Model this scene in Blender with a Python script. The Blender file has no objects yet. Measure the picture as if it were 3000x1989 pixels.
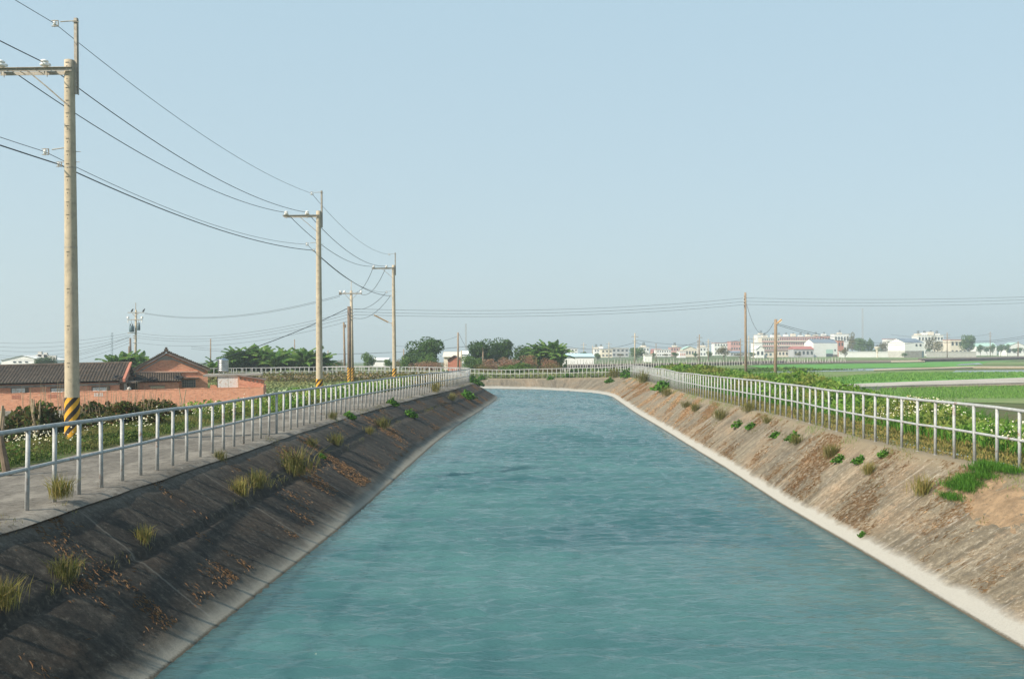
import bpy, math, random
import numpy as np
from mathutils import Vector, Matrix, noise as mnoise
from mathutils.geometry import delaunay_2d_cdt

random.seed(7)
RNG = np.random.default_rng(11)
scene = bpy.context.scene
COL = scene.collection

# ------------------------------------------------------------------ camera, sky, sun
CAM_Z = 2.2
FPX = 2917.0
PITCH = math.atan(31.5 / FPX)
cam_data = bpy.data.cameras.new('camera')
cam = bpy.data.objects.new('camera', cam_data)
COL.objects.link(cam)
cam.location = (0, 0, CAM_Z)
cam.rotation_euler = (math.radians(90) + PITCH, 0, 0)
cam_data.sensor_width = 36.0
cam_data.lens = FPX * 36 / 3000
cam_data.clip_start = 0.1
cam_data.clip_end = 12000
scene.camera = cam

SUN_EL = math.radians(37)
SUN_AZ = math.radians(-124)          # measured from +Y towards +X
to_sun = Vector((math.sin(SUN_AZ) * math.cos(SUN_EL), math.cos(SUN_AZ) * math.cos(SUN_EL), math.sin(SUN_EL)))
world = bpy.data.worlds.new('World')
scene.world = world
world.use_nodes = True
wn = world.node_tree.nodes
wl = world.node_tree.links
wn.clear()
w_out = wn.new('ShaderNodeOutputWorld')
w_bg = wn.new('ShaderNodeBackground')
w_sky = wn.new('ShaderNodeTexSky')
w_sky.sky_type = 'NISHITA'
w_sky.sun_disc = False
w_sky.sun_elevation = SUN_EL
w_sky.sun_rotation = SUN_AZ
w_sky.air_density = 1.0
w_sky.dust_density = 1.6
w_sky.ozone_density = 1.5
SKY_STRENGTH = 0.12
# pale hazy air: the physical sky blended with a soft gradient from horizon to zenith
w_tc = wn.new('ShaderNodeTexCoord')
w_sep = wn.new('ShaderNodeSeparateXYZ')
w_ramp = wn.new('ShaderNodeValToRGB')
w_mix = wn.new('ShaderNodeMix')
w_mix.data_type = 'RGBA'
w_mul = wn.new('ShaderNodeMix')
w_mul.data_type = 'RGBA'
w_mul.blend_type = 'MULTIPLY'
w_mul.inputs[0].default_value = 1.0
w_mul.inputs[7].default_value = (1 / SKY_STRENGTH,) * 3 + (1,)
els = w_ramp.color_ramp.elements
while len(els) < 4: els.new(.5)
for e, (p, c) in zip(els, ((0.0, (.42, .515, .55)), (.10, (.40, .505, .55)), (.36, (.355, .49, .565)), (1.0, (.22, .36, .50)))):
    e.position = p
    e.color = (*c, 1)
wl.new(w_tc.outputs['Generated'], w_sep.inputs[0])
wl.new(w_sep.outputs[2], w_ramp.inputs[0])
wl.new(w_ramp.outputs[0], w_mul.inputs[6])
w_mix.inputs[0].default_value = .85
wl.new(w_sky.outputs[0], w_mix.inputs[6])
wl.new(w_mul.outputs[2], w_mix.inputs[7])
w_bg.inputs['Strength'].default_value = SKY_STRENGTH
wl.new(w_mix.outputs[2], w_bg.inputs['Color'])
wl.new(w_bg.outputs[0], w_out.inputs['Surface'])

sun_data = bpy.data.lights.new('sun', 'SUN')
sun_data.energy = 5.0
sun_data.angle = math.radians(0.53)
sun_data.color = (1.0, 0.91, 0.77)
sun = bpy.data.objects.new('sun', sun_data)
COL.objects.link(sun)
sun.rotation_euler = to_sun.to_track_quat('Z', 'Y').to_euler()
sun.location = (-60, -10, 60)

scene.view_settings.view_transform = 'Standard'
scene.view_settings.look = 'None'
scene.view_settings.gamma = 1.0
scene.view_settings.exposure = 0.50
scene.view_settings.use_curve_mapping = False
scene.render.engine = 'CYCLES'
scene.cycles.use_denoising = True
scene.cycles.max_bounces = 6
scene.cycles.transparent_max_bounces = 8
scene.cycles.volume_bounces = 0

# ------------------------------------------------------------------ measuring helpers
CP, SP = math.cos(PITCH), math.sin(PITCH)

def ray(px, py):
    cx = (px - 1500) / FPX
    cy = (994.5 - py) / FPX
    return Vector((cx, CP - SP * cy, SP + CP * cy))

def W(px, py, y):
    """world point seen at photo pixel (3000 px wide) at forward distance y"""
    r = ray(px, py)
    k = y / r.y
    return Vector((r.x * k, y, CAM_Z + r.z * k))

def G(px, py, z):
    r = ray(px, py)
    k = (z - CAM_Z) / r.z
    return Vector((r.x * k, r.y * k, z))

def ss(a, b, x):
    t = min(1.0, max(0.0, (x - a) / (b - a)))
    return t * t * (3 - 2 * t)

# ------------------------------------------------------------------ object helpers
def link(o, parent=None):
    COL.objects.link(o)
    if parent is not None:
        o.parent = parent
    return o

def tag(o, label=None, cat=None, group=None, kind=None):
    if label: o['label'] = label
    if cat: o['category'] = cat
    if group: o['group'] = group
    if kind: o['kind'] = kind
    return o

def thing(name, loc, label, cat, group=None, rz=0.0):
    o = bpy.data.objects.new(name, None)
    link(o)
    o.location = loc
    o.rotation_euler = (0, 0, rz)
    o.empty_display_size = 0.2
    return tag(o, label, cat, group)

class MB:
    def __init__(self):
        self.v = []
        self.f = []
        self.uv = []
    def add(self, vs, fs):
        b = len(self.v)
        self.v += [tuple(p) for p in vs]
        self.f += [tuple(i + b for i in f) for f in fs]
    def box(self, x0, x1, y0, y1, z0, z1):
        self.add([(x0, y0, z0), (x1, y0, z0), (x1, y1, z0), (x0, y1, z0), (x0, y0, z1), (x1, y0, z1), (x1, y1, z1), (x0, y1, z1)],
                 [(0, 3, 2, 1), (4, 5, 6, 7), (0, 1, 5, 4), (1, 2, 6, 5), (2, 3, 7, 6), (3, 0, 4, 7)])
    def tube(self, pts, rads, n=8, caps=True):
        pts = [Vector(p) for p in pts]
        if not hasattr(rads, '__len__'):
            rads = [rads] * len(pts)
        b = len(self.v)
        prev = None
        for i, p in enumerate(pts):
            d = (pts[min(i + 1, len(pts) - 1)] - pts[max(i - 1, 0)])
            if d.length < 1e-9: d = Vector((0, 0, 1))
            d.normalize()
            if prev is None:
                a = Vector((0, 0, 1)) if abs(d.z) < 0.9 else Vector((1, 0, 0))
                u = d.cross(a).normalized()
            else:
                u = (prev - d * prev.dot(d))
                u = u.normalized() if u.length > 1e-6 else d.orthogonal().normalized()
            prev = u
            w = d.cross(u)
            for k in range(n):
                t = 2 * math.pi * k / n
                self.v.append(tuple(p + (u * math.cos(t) + w * math.sin(t)) * rads[i]))
        for i in range(len(pts) - 1):
            for k in range(n):
                k2 = (k + 1) % n
                self.f.append((b + i * n + k, b + i * n + k2, b + (i + 1) * n + k2, b + (i + 1) * n + k))
        if caps:
            self.f.append(tuple(b + k for k in range(n))[::-1])
            self.f.append(tuple(b + (len(pts) - 1) * n + k for k in range(n)))
    def lathe(self, prof, c=(0, 0, 0), n=12, axis='z'):
        b = len(self.v)
        for r, h in prof:
            for k in range(n):
                t = 2 * math.pi * k / n
                if axis == 'z':
                    self.v.append((c[0] + r * math.cos(t), c[1] + r * math.sin(t), c[2] + h))
                else:
                    self.v.append((c[0] + h, c[1] + r * math.cos(t), c[2] + r * math.sin(t)))
        for i in range(len(prof) - 1):
            for k in range(n):
                k2 = (k + 1) % n
                self.f.append((b + i * n + k, b + i * n + k2, b + (i + 1) * n + k2, b + (i + 1) * n + k))
        self.f.append(tuple(b + k for k in range(n))[::-1])
        self.f.append(tuple(b + (len(prof) - 1) * n + k for k in range(n)))
    def prism(self, poly, z0, z1):
        n = len(poly)
        self.add([(x, y, z0) for x, y in poly] + [(x, y, z1) for x, y in poly],
                 [tuple(range(n))[::-1], tuple(range(n, 2 * n))] + [(i, (i + 1) % n, n + (i + 1) % n, n + i) for i in range(n)])
    def mesh(self, name, mat=None, smooth=False):
        me = bpy.data.meshes.new(name)
        me.from_pydata(self.v, [], self.f)
        if mat: me.materials.append(mat)
        if smooth:
            me.polygons.foreach_set('use_smooth', [True] * len(me.polygons))
        me.update()
        return me
    def obj(self, name, mat, parent=None, smooth=False, loc=None):
        o = bpy.data.objects.new(name, self.mesh(name, mat, smooth))
        link(o, parent)
        if loc is not None: o.location = loc
        return o

def mobj(name, me, parent=None, loc=None, rot=None, scale=None):
    o = bpy.data.objects.new(name, me)
    link(o, parent)
    if loc is not None: o.location = loc
    if rot is not None: o.rotation_euler = rot
    if scale is not None: o.scale = scale if hasattr(scale, '__len__') else (scale,) * 3
    return o

def np_mesh(name, verts, k, mat, smooth=False):
    """verts (n*k,3): n polygons of k corners each, not sharing vertices"""
    verts = np.asarray(verts, dtype=np.float32).reshape(-1, 3)
    nv = len(verts)
    nf = nv // k
    me = bpy.data.meshes.new(name)
    me.vertices.add(nv)
    me.vertices.foreach_set('co', verts.ravel())
    me.loops.add(nv)
    me.loops.foreach_set('vertex_index', np.arange(nv, dtype=np.int32))
    me.polygons.add(nf)
    me.polygons.foreach_set('loop_start', np.arange(0, nv, k, dtype=np.int32))
    me.polygons.foreach_set('loop_total', np.full(nf, k, dtype=np.int32))
    me.update(calc_edges=True)
    me.materials.append(mat)
    return me

def leaf_verts(c, size, flat=0.0, aspect=1.6, rng=RNG, out=None):
    """leaf-shaped quads (diamonds) at centres c; flat pulls the normals up"""
    n = len(c)
    nrm = rng.normal(size=(n, 3))
    if out is not None:
        nrm = nrm * 0.8 + out
    nrm[:, 2] = np.abs(nrm[:, 2]) + flat
    nrm /= np.linalg.norm(nrm, axis=1)[:, None]
    a = np.cross(nrm, rng.normal(size=(n, 3)))
    a /= np.linalg.norm(a, axis=1)[:, None] + 1e-9
    b = np.cross(nrm, a)
    s = (np.asarray(size) * np.ones(n))[:, None] * rng.uniform(0.6, 1.3, (n, 1))
    return np.stack([c - a * s * aspect * .5, c - b * s * .5, c + a * s * aspect * .5, c + b * s * .5], axis=1).reshape(-1, 3)

def blade_verts(base, h, w, lean, rng=RNG):
    """thin bent grass blades: one quad + tip = 4 corner kite"""
    n = len(base)
    t = rng.uniform(0, 2 * np.pi, n)
    side = np.stack([np.cos(t), np.sin(t), np.zeros(n)], axis=1)
    t2 = rng.uniform(0, 2 * np.pi, n)
    ld = np.stack([np.cos(t2), np.sin(t2), np.zeros(n)], axis=1)
    h = (np.asarray(h) * np.ones(n))[:, None] * rng.uniform(0.55, 1.2, (n, 1))
    l = rng.uniform(0, 1, (n, 1)) ** 1.3 * lean * h
    w = (np.asarray(w) * np.ones(n))[:, None]
    up = np.array([[0, 0, 1.0]])
    mid = base + up * h * 0.6 + ld * l * 0.35
    tip = base + up * h * np.sqrt(np.clip(1 - (l / h) ** 2 * .6, .15, 1)) + ld * l
    return np.stack([base - side * w * .35, mid - side * w * .5, tip, mid + side * w * .5], axis=1).reshape(-1, 3)

# ------------------------------------------------------------------ materials
def new_mat(name):
    m = bpy.data.materials.new(name)
    m.use_nodes = True
    nt = m.node_tree
    nt.nodes.clear()
    out = nt.nodes.new('ShaderNodeOutputMaterial')
    return m, nt, out

class N:
    """tiny node helper"""
    def __init__(self, nt): self.nt = nt
    def n(self, typ, **kw):
        x = self.nt.nodes.new(typ)
        for k, v in kw.items(): setattr(x, k, v)
        return x
    def l(self, a, b): self.nt.links.new(a, b)
    def coord(self, which='Object'):
        return self.n('ShaderNodeTexCoord').outputs[which]
    def mapping(self, src, scale=(1, 1, 1), loc=(0, 0, 0), rot=(0, 0, 0)):
        m = self.n('ShaderNodeMapping')
        m.inputs['Scale'].default_value = scale
        m.inputs['Location'].default_value = loc
        m.inputs['Rotation'].default_value = rot
        self.l(src, m.inputs['Vector'])
        return m.outputs[0]
    def noise(self, vec, scale, detail=4, rough=0.55, dist=0.0):
        t = self.n('ShaderNodeTexNoise')
        t.inputs['Scale'].default_value = scale
        t.inputs['Detail'].default_value = detail
        t.inputs['Roughness'].default_value = rough
        t.inputs['Distortion'].default_value = dist
        self.l(vec, t.inputs['Vector'])
        return t.outputs['Fac']
    def ramp(self, fac, stops, interp='LINEAR'):
        r = self.n('ShaderNodeValToRGB')
        r.color_ramp.interpolation = interp
        els = r.color_ramp.elements
        while len(els) < len(stops): els.new(0.5)
        for e, (p, c) in zip(els, stops):
            e.position = p
            e.color = (*c, 1) if hasattr(c, '__len__') else (c, c, c, 1)
        self.l(fac, r.inputs[0])
        return r.outputs[0]
    def mix(self, fac, a, b, mode='MIX'):
        m = self.n('ShaderNodeMix', data_type='RGBA', blend_type=mode)
        for sock, val in ((m.inputs[0], fac), (m.inputs[6], a), (m.inputs[7], b)):
            if hasattr(val, 'links'): self.l(val, sock)
            elif hasattr(val, '__len__'): sock.default_value = (*val, 1)
            else: sock.default_value = val
        return m.outputs[2]
    def math(self, op, a, b=None, clamp=False):
        m = self.n('ShaderNodeMath', operation=op)
        m.use_clamp = clamp
        for i, val in enumerate((a, b)):
            if val is None: continue
            if hasattr(val, 'links'): self.l(val, m.inputs[i])
            else: m.inputs[i].default_value = val
        return m.outputs[0]
    def sep(self, v):
        s = self.n('ShaderNodeSeparateXYZ')
        self.l(v, s.inputs[0])
        return s.outputs
    def bump(self, h, strength=0.3, dist=0.02):
        b = self.n('ShaderNodeBump')
        b.inputs['Strength'].default_value = strength
        b.inputs['Distance'].default_value = dist
        self.l(h, b.inputs['Height'])
        return b.outputs[0]
    def bsdf(self, out, color, rough=0.8, normal=None, metal=0.0, spec=0.3):
        p = self.n('ShaderNodeBsdfPrincipled')
        for sock, val in ((p.inputs['Base Color'], color), (p.inputs['Roughness'], rough)):
            if hasattr(val, 'links'): self.l(val, sock)
            elif hasattr(val, '__len__'): sock.default_value = (*val, 1)
            else: sock.default_value = val
        p.inputs['Metallic'].default_value = metal
        p.inputs['Specular IOR Level'].default_value = spec
        if normal is not None: self.l(normal, p.inputs['Normal'])
        self.l(p.outputs[0], out.inputs['Surface'])
        return p

def plain(name, c, rough=0.8, var=0.15, scale=3.0, metal=0.0, dirt=None, bump=0.0, spec=0.3):
    m, nt, out = new_mat(name)
    a = N(nt)
    v = a.coord('Object')
    f = a.noise(v, scale, 5, 0.6)
    c1 = tuple(max(0, x * (1 - var)) for x in c)
    c2 = tuple(min(1, x * (1 + var)) for x in c)
    colr = a.ramp(f, [(0.3, c1), (0.7, c2)])
    if dirt:
        f2 = a.noise(v, scale * 2.7, 6, 0.7)
        colr = a.mix(a.ramp(f2, [(0.52, 0.0), (0.68, 1.0)]), colr, dirt)
    nrm = a.bump(a.noise(v, scale * 8, 4), bump, 0.02) if bump else None
    a.bsdf(out, colr, rough, nrm, metal, spec)
    return m

def leafy(name, cols, trans=0.3, patch=None, patch_scale=0.6):
    """foliage: every leaf its own shade from cols, with patches over several metres"""
    m, nt, out = new_mat(name)
    a = N(nt)
    g = a.n('ShaderNodeNewGeometry')
    n = len(cols)
    c = a.ramp(g.outputs['Random Per Island'], [(i / max(1, n - 1), cc) for i, cc in enumerate(cols)])
    pos = g.outputs['Position']
    if patch:
        f = a.noise(pos, patch_scale, 3, 0.6)
        c = a.mix(a.ramp(f, [(0.45, 0.0), (0.62, 1.0)]), c, patch)
    d = a.n('ShaderNodeBsdfDiffuse')
    t = a.n('ShaderNodeBsdfTranslucent')
    a.l(c, d.inputs[0])
    a.l(c, t.inputs[0])
    mx = a.n('ShaderNodeMixShader')
    mx.inputs[0].default_value = trans
    a.l(d.outputs[0], mx.inputs[1])
    a.l(t.outputs[0], mx.inputs[2])
    a.l(mx.outputs[0], out.inputs['Surface'])
    return m

M = {}
M['leaf_green'] = leafy('leaf_green', [(.04, .09, .02), (.09, .17, .035), (.15, .23, .05), (.06, .13, .03)])
M['leaf_dark'] = leafy('leaf_dark', [(.022, .055, .016), (.05, .10, .028), (.09, .16, .04), (.035, .07, .022)])
M['leaf_olive'] = leafy('leaf_olive', [(.12, .10, .04), (.20, .15, .06), (.12, .15, .05), (.28, .19, .08)], .3)
M['leaf_bush'] = leafy('leaf_bush', [(.03, .05, .016), (.06, .095, .028), (.12, .12, .04), (.11, .055, .03), (.05, .08, .025)])
M['leaf_banana'] = leafy('leaf_banana', [(.06, .14, .03), (.12, .22, .05), (.17, .25, .06)], 0.4)
M['leaf_crop'] = leafy('leaf_crop', [(.13, .20, .06), (.22, .30, .12), (.36, .40, .22), (.17, .24, .08)], 0.35, (.26, .27, .11), 0.12)
M['leaf_weed'] = leafy('leaf_weed', [(.07, .15, .03), (.13, .26, .045), (.19, .33, .065), (.24, .33, .08)], 0.4, (.24, .25, .07), 0.25)
M['tuft_grass'] = leafy('tuft_grass', [(.09, .11, .03), (.16, .16, .05), (.24, .19, .08), (.12, .15, .04)], .3)
M['leaf_verge'] = leafy('leaf_verge', [(.05, .10, .025), (.09, .16, .04), (.16, .19, .06), (.07, .13, .03)], .35, (.21, .19, .075), .5)
M['leaf_fresh'] = leafy('leaf_fresh', [(.04, .11, .02), (.08, .20, .03), (.12, .25, .04)], 0.35)
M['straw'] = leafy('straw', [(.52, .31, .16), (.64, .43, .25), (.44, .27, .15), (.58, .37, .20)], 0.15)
M['dry_twig'] = leafy('dry_twig', [(.22, .12, .08), (.32, .19, .12), (.17, .10, .06), (.28, .16, .11)], 0.1)
M['dry_grass'] = leafy('dry_grass', [(.26, .22, .07), (.36, .28, .10), (.16, .20, .05), (.42, .31, .13)], 0.4)
M['petal'] = leafy('petal', [(.78, .75, .60), (.70, .64, .42), (.80, .78, .66), (.55, .50, .28)], 0.2)
M['rice'] = leafy('rice', [(.11, .23, .05), (.16, .30, .07), (.20, .33, .09)], 0.35)
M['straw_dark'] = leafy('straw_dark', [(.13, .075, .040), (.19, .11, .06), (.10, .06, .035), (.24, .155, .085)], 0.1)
M['bark'] = plain('bark', (.16, .12, .085), .9, .3, 6, bump=.4)
M['twig'] = plain('twig', (.34, .26, .17), .9, .3, 6)
M['pole_concrete'] = plain('pole_concrete', (.44, .37, .27), .85, .14, 3.0, dirt=(.30, .26, .20), bump=.2)
M['pole_wood'] = plain('pole_wood', (.26, .19, .13), .9, .25, 4.0, bump=.2)
M['pole_dark'] = plain('pole_dark', (.17, .13, .10), .9, .25, 4.0)
M['black_paint'] = plain('black_paint', (.035, .028, .025), .6, .3, 6)
M['yellow_paint'] = plain('yellow_paint', (.72, .36, .03), .6, .15, 6, dirt=(.45, .25, .05))
M['steel_rust'] = plain('steel_rust', (.36, .33, .28), .6, .2, 9, .3, dirt=(.24, .15, .09))
M['porcelain'] = plain('porcelain', (.82, .80, .76), .25, .05, 4, spec=.6)
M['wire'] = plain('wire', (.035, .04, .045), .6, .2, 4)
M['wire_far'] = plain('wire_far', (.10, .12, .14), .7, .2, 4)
M['lamp_orange'] = plain('lamp_orange', (.50, .30, .14), .6, .25, 8)
M['concrete_grey'] = plain('concrete_grey', (.30, .28, .25), .9, .25, 1.5, dirt=(.17, .15, .12), bump=.3)
M['concrete_pale'] = plain('concrete_pale', (.50, .48, .44), .9, .15, 1.2, dirt=(.30, .28, .25))
M['white_wall'] = plain('white_wall', (.78, .77, .74), .8, .05, 1.0)
M['cream_wall'] = plain('cream_wall', (.68, .61, .50), .8, .08, .6)
M['grey_wall'] = plain('grey_wall', (.42, .42, .42), .8, .12, .5)
M['pink_wall'] = plain('pink_wall', (.55, .30, .27), .8, .1, .5)
M['red_wall'] = plain('red_wall', (.46, .18, .12), .8, .15, .6)
M['green_roof'] = plain('green_roof', (.40, .58, .50), .6, .08, .5)
M['grey_roof'] = plain('grey_roof', (.20, .25, .31), .6, .1, .8)
M['brown_roof'] = plain('brown_roof', (.24, .17, .14), .8, .2, .8)
M['red_roof'] = plain('red_roof', (.40, .15, .13), .8, .15, .8)
M['cyan_roof'] = plain('cyan_roof', (.50, .68, .76), .6, .06, .6)
M['glass_dark'] = plain('glass_dark', (.05, .06, .07), .25, .2, 2, spec=.6)
M['tyre'] = plain('tyre', (.02, .02, .022), .8, .2, 5)
M['bird'] = plain('bird', (.015, .015, .018), .7, .2, 5)
M['board_white'] = plain('board_white', (.66, .65, .62), .8, .05, 3, dirt=(.42, .24, .12))
M['board_cream'] = plain('board_cream', (.62, .47, .30), .8, .1, 3)
M['stainless'] = plain('stainless', (.42, .42, .41), .30, .25, 3, metal=1.0)
M['transformer'] = plain('transformer', (.10, .15, .17), .5, .2, 5)

def galv():
    m, nt, out = new_mat('galvanised_steel')
    a = N(nt)
    g = a.n('ShaderNodeNewGeometry')
    pos = g.outputs['Position']
    f = a.noise(pos, 9, 6, .65)
    c = a.ramp(f, [(.3, (.29, .295, .29)), (.55, (.40, .405, .395)), (.75, (.52, .52, .50))])
    f2 = a.noise(pos, 2.6, 7, .8)
    c = a.mix(a.ramp(f2, [(.57, 0.0), (.66, .9)]), c, (.23, .13, .085))
    nrm = a.bump(a.noise(pos, 60, 3), .25, .01)
    a.bsdf(out, c, .62, nrm, .15, .35)
    return m
M['galv'] = galv()

def brick_mat(name='brickwork', gain=1.0, wash=.6):
    m, nt, out = new_mat(name)
    a = N(nt)
    v = a.coord('UV')
    b = a.n('ShaderNodeTexBrick')
    b.inputs['Scale'].default_value = 1.0
    b.inputs['Brick Width'].default_value = .22
    b.inputs['Row Height'].default_value = .065
    b.inputs['Mortar Size'].default_value = .010
    b.inputs['Color1'].default_value = (.60, .165, .075, 1)
    b.inputs['Color2'].default_value = (.76, .27, .13, 1)
    b.inputs['Mortar'].default_value = (.60, .40, .30, 1)
    b.inputs['Bias'].default_value = .1
    a.l(v, b.inputs['Vector'])
    f = a.noise(v, 1.1, 6, .7)
    c = a.mix(a.ramp(f, [(.46 - .14 * (gain > 1), 0.0), (.72, wash)]), b.outputs[0], (.80, .40, .25))
    f2 = a.noise(a.mapping(v, (1, 2.2, 1)), 3.2, 5, .85)
    c = a.mix(a.ramp(f2, [(.52, 0.0), (.66, .85)]), c, (.27, .09, .06))
    f4 = a.noise(a.mapping(v, (1, 2.2, 1), (4, 4, 0)), 2.4, 5, .85)
    c = a.mix(a.ramp(f4, [(.56, 0.0), (.68, .8)]), c, (.72, .47, .36))
    nrm = a.bump(b.outputs[1], .5, -.01)
    a.bsdf(out, c, .92, nrm)
    return m
M['brick'] = brick_mat()
M['brick_pale'] = brick_mat('faded_brickwork', 1.1, .85)

def tile_mat():
    m, nt, out = new_mat('old_roof_tile')
    a = N(nt)
    v = a.coord('Object')
    c = a.ramp(a.noise(v, 2.2, 6, .7), [(.3, (.055, .045, .038)), (.5, (.09, .072, .058)), (.7, (.13, .095, .07))])
    f2 = a.noise(v, 14, 3, .6)
    c = a.mix(a.ramp(f2, [(.55, 0.0), (.75, .7)]), c, (.28, .19, .13))
    a.bsdf(out, c, .95, a.bump(f2, .4, .02))
    return m
M['tile'] = tile_mat()

def edge_n(a, uv): return a.noise(a.mapping(uv, (.2, 2.5, 1)), 1.0, 4, .7)

def bank_mat(name, dark):
    """weathered canal lining, u = metres along the canal, v = metres down the slope"""
    m, nt, out = new_mat(name)
    a = N(nt)
    uv = a.coord('UV')
    pos = a.n('ShaderNodeNewGeometry').outputs['Position']
    z = a.sep(pos)[2]
    st = a.mapping(uv, (2.6, .28, 1))
    streak = a.noise(st, 1.0, 6, .65, .4)
    st2 = a.mapping(uv, (7.5, .5, 1), (3, 1, 0))
    streak2 = a.noise(st2, 1.0, 5, .7, .3)
    big = a.noise(a.mapping(uv, (.35, .5, 1)), 1.0, 5, .6)
    fine = a.noise(pos, 28, 6, .75)
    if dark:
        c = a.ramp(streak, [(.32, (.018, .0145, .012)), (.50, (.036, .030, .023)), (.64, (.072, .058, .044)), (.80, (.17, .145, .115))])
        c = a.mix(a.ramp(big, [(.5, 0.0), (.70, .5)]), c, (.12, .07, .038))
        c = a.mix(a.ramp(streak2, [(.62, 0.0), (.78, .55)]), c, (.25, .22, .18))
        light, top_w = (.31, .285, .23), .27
    else:
        c = a.ramp(streak, [(.30, (.082, .066, .044)), (.46, (.150, .122, .082)), (.62, (.235, .195, .135)), (.78, (.38, .335, .26))])
        c = a.mix(a.ramp(big, [(.48, 0.0), (.70, .5)]), c, (.38, .24, .13))
        pt = a.noise(a.mapping(uv, (1.1, 1.3, 1), (7, 7, 0)), 1.0, 7, .8, .5)
        c = a.mix(a.ramp(pt, [(.55, 0.0), (.69, .55)]), c, (.35, .225, .13))
        c = a.mix(a.ramp(streak2, [(.57, 0.0), (.72, .7)]), c, (.50, .47, .41))
        st3 = a.mapping(uv, (9.5, .8, 1), (9, 4, 0))
        c = a.mix(a.ramp(a.noise(st3, 1.0, 5, .7, .3), [(.56, 0.0), (.74, .6)]), c, (.15, .125, .10))
        light, top_w = (.38, .36, .315), .25
    mid = a.noise(pos, 9, 5, .8)
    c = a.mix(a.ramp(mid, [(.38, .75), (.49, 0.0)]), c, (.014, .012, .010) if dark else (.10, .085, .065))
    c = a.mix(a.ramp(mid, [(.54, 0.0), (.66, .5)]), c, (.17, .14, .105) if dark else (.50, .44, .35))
    c = a.mix(a.ramp(fine, [(.2, .55), (.5, 0.0)]), c, (.02, .018, .016), 'MIX')
    u_ = a.sep(uv)[0]
    jt = a.math('ABSOLUTE', a.math('SUBTRACT', a.math('FRACT', a.math('ADD', a.math('DIVIDE', u_, 5.0), a.math('MULTIPLY', a.math('SUBTRACT', edge_n(a, uv), .5), .03))), .5))
    c = a.mix(a.ramp(jt, [(.0015, .55), (.0055, 0.0)]), c, (.20, .18, .15) if dark else (.06, .045, .03))
    vv = a.math('ADD', a.sep(uv)[1], a.math('MULTIPLY', a.math('SUBTRACT', mid, .5), 1.6))
    c = a.mix(a.ramp(vv, [(.0, .9), (.42, 0.0)]), c, (.15, .13, .105) if dark else (.23, .185, .12))
    # washed band above the water line
    edge = a.noise(a.mapping(uv, (1.5, 1.0, 1)), 1.0, 5, .7)
    zz = a.math('ADD', z, 1.6)
    zz = a.math('ADD', zz, a.math('MULTIPLY', a.math('SUBTRACT', edge, .5), -.22))
    zz = a.math('DIVIDE', zz, top_w)
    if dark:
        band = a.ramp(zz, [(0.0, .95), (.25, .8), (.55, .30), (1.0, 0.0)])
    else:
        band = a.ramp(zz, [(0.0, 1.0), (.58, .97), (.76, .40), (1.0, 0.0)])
    lc = a.mix(a.ramp(fine, [(.3, .35), (.55, 0.0)]), light, tuple(x * .55 for x in light))
    c = a.mix(band, c, lc)
    wet = a.ramp(a.math('ADD', a.math('ADD', z, 1.6), a.math('MULTIPLY', a.math('SUBTRACT', fine, .5), .05)), [(.012, 1.0), (.035, 0.0)])
    c = a.mix(wet, c, (.10, .085, .06))
    h = a.math('ADD', a.math('MULTIPLY', streak2, .5), fine)
    a.bsdf(out, c, .93, a.bump(h, .55, .03))
    return m
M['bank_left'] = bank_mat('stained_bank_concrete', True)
M['bank_right'] = bank_mat('sunny_bank_concrete', False)

def road_mat():
    m, nt, out = new_mat('worn_road_concrete')
    a = N(nt)
    uv = a.coord('UV')
    pos = a.n('ShaderNodeNewGeometry').outputs['Position']
    f = a.noise(a.mapping(uv, (.5, 1.8, 1)), 1.0, 6, .7)
    c = a.ramp(f, [(.3, (.10, .088, .072)), (.5, (.16, .142, .118)), (.7, (.24, .215, .18))])
    fine = a.noise(pos, 35, 5, .75)
    c = a.mix(a.ramp(fine, [(.3, .5), (.5, 0.0)]), c, (.07, .06, .05))
    mid = a.noise(pos, 7, 5, .8)
    c = a.mix(a.ramp(mid, [(.38, .85), (.50, 0.0)]), c, (.065, .056, .043))
    big = a.noise(a.mapping(pos, (1, .5, 1)), .9, 6, .75)
    c = a.mix(a.ramp(big, [(.50, 0.0), (.64, .6)]), c, (.30, .27, .225))
    c = a.mix(a.ramp(big, [(.36, .5), (.46, 0.0)]), c, (.085, .072, .055))
    spots = a.noise(pos, 5, 5, .7)
    c = a.mix(a.ramp(spots, [(.62, 0.0), (.74, .6)]), c, (.44, .40, .35))
    a.bsdf(out, c, .93, a.bump(fine, .5, .02))
    return m
M['road'] = road_mat()

def ground_mat():
    m, nt, out = new_mat('soil_and_grass')
    a = N(nt)
    pos = a.n('ShaderNodeNewGeometry').outputs['Position']
    f = a.noise(pos, .35, 8, .7)
    c = a.ramp(f, [(.3, (.085, .065, .035)), (.45, (.11, .105, .04)), (.58, (.075, .11, .03)), (.72, (.15, .13, .06))])
    far = a.noise(a.mapping(pos, (.012, .05, 1)), 1.0, 4, .6)
    c = a.mix(a.ramp(far, [(.45, 0.0), (.55, .8)]), c, (.12, .20, .05))
    f3 = a.noise(pos, 6, 5, .7)
    c = a.mix(a.ramp(f3, [(.35, .7), (.55, 0.0)]), c, (.05, .04, .02))
    a.bsdf(out, c, .95, a.bump(f3, .6, .05))
    return m
M['ground'] = ground_mat()

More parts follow.
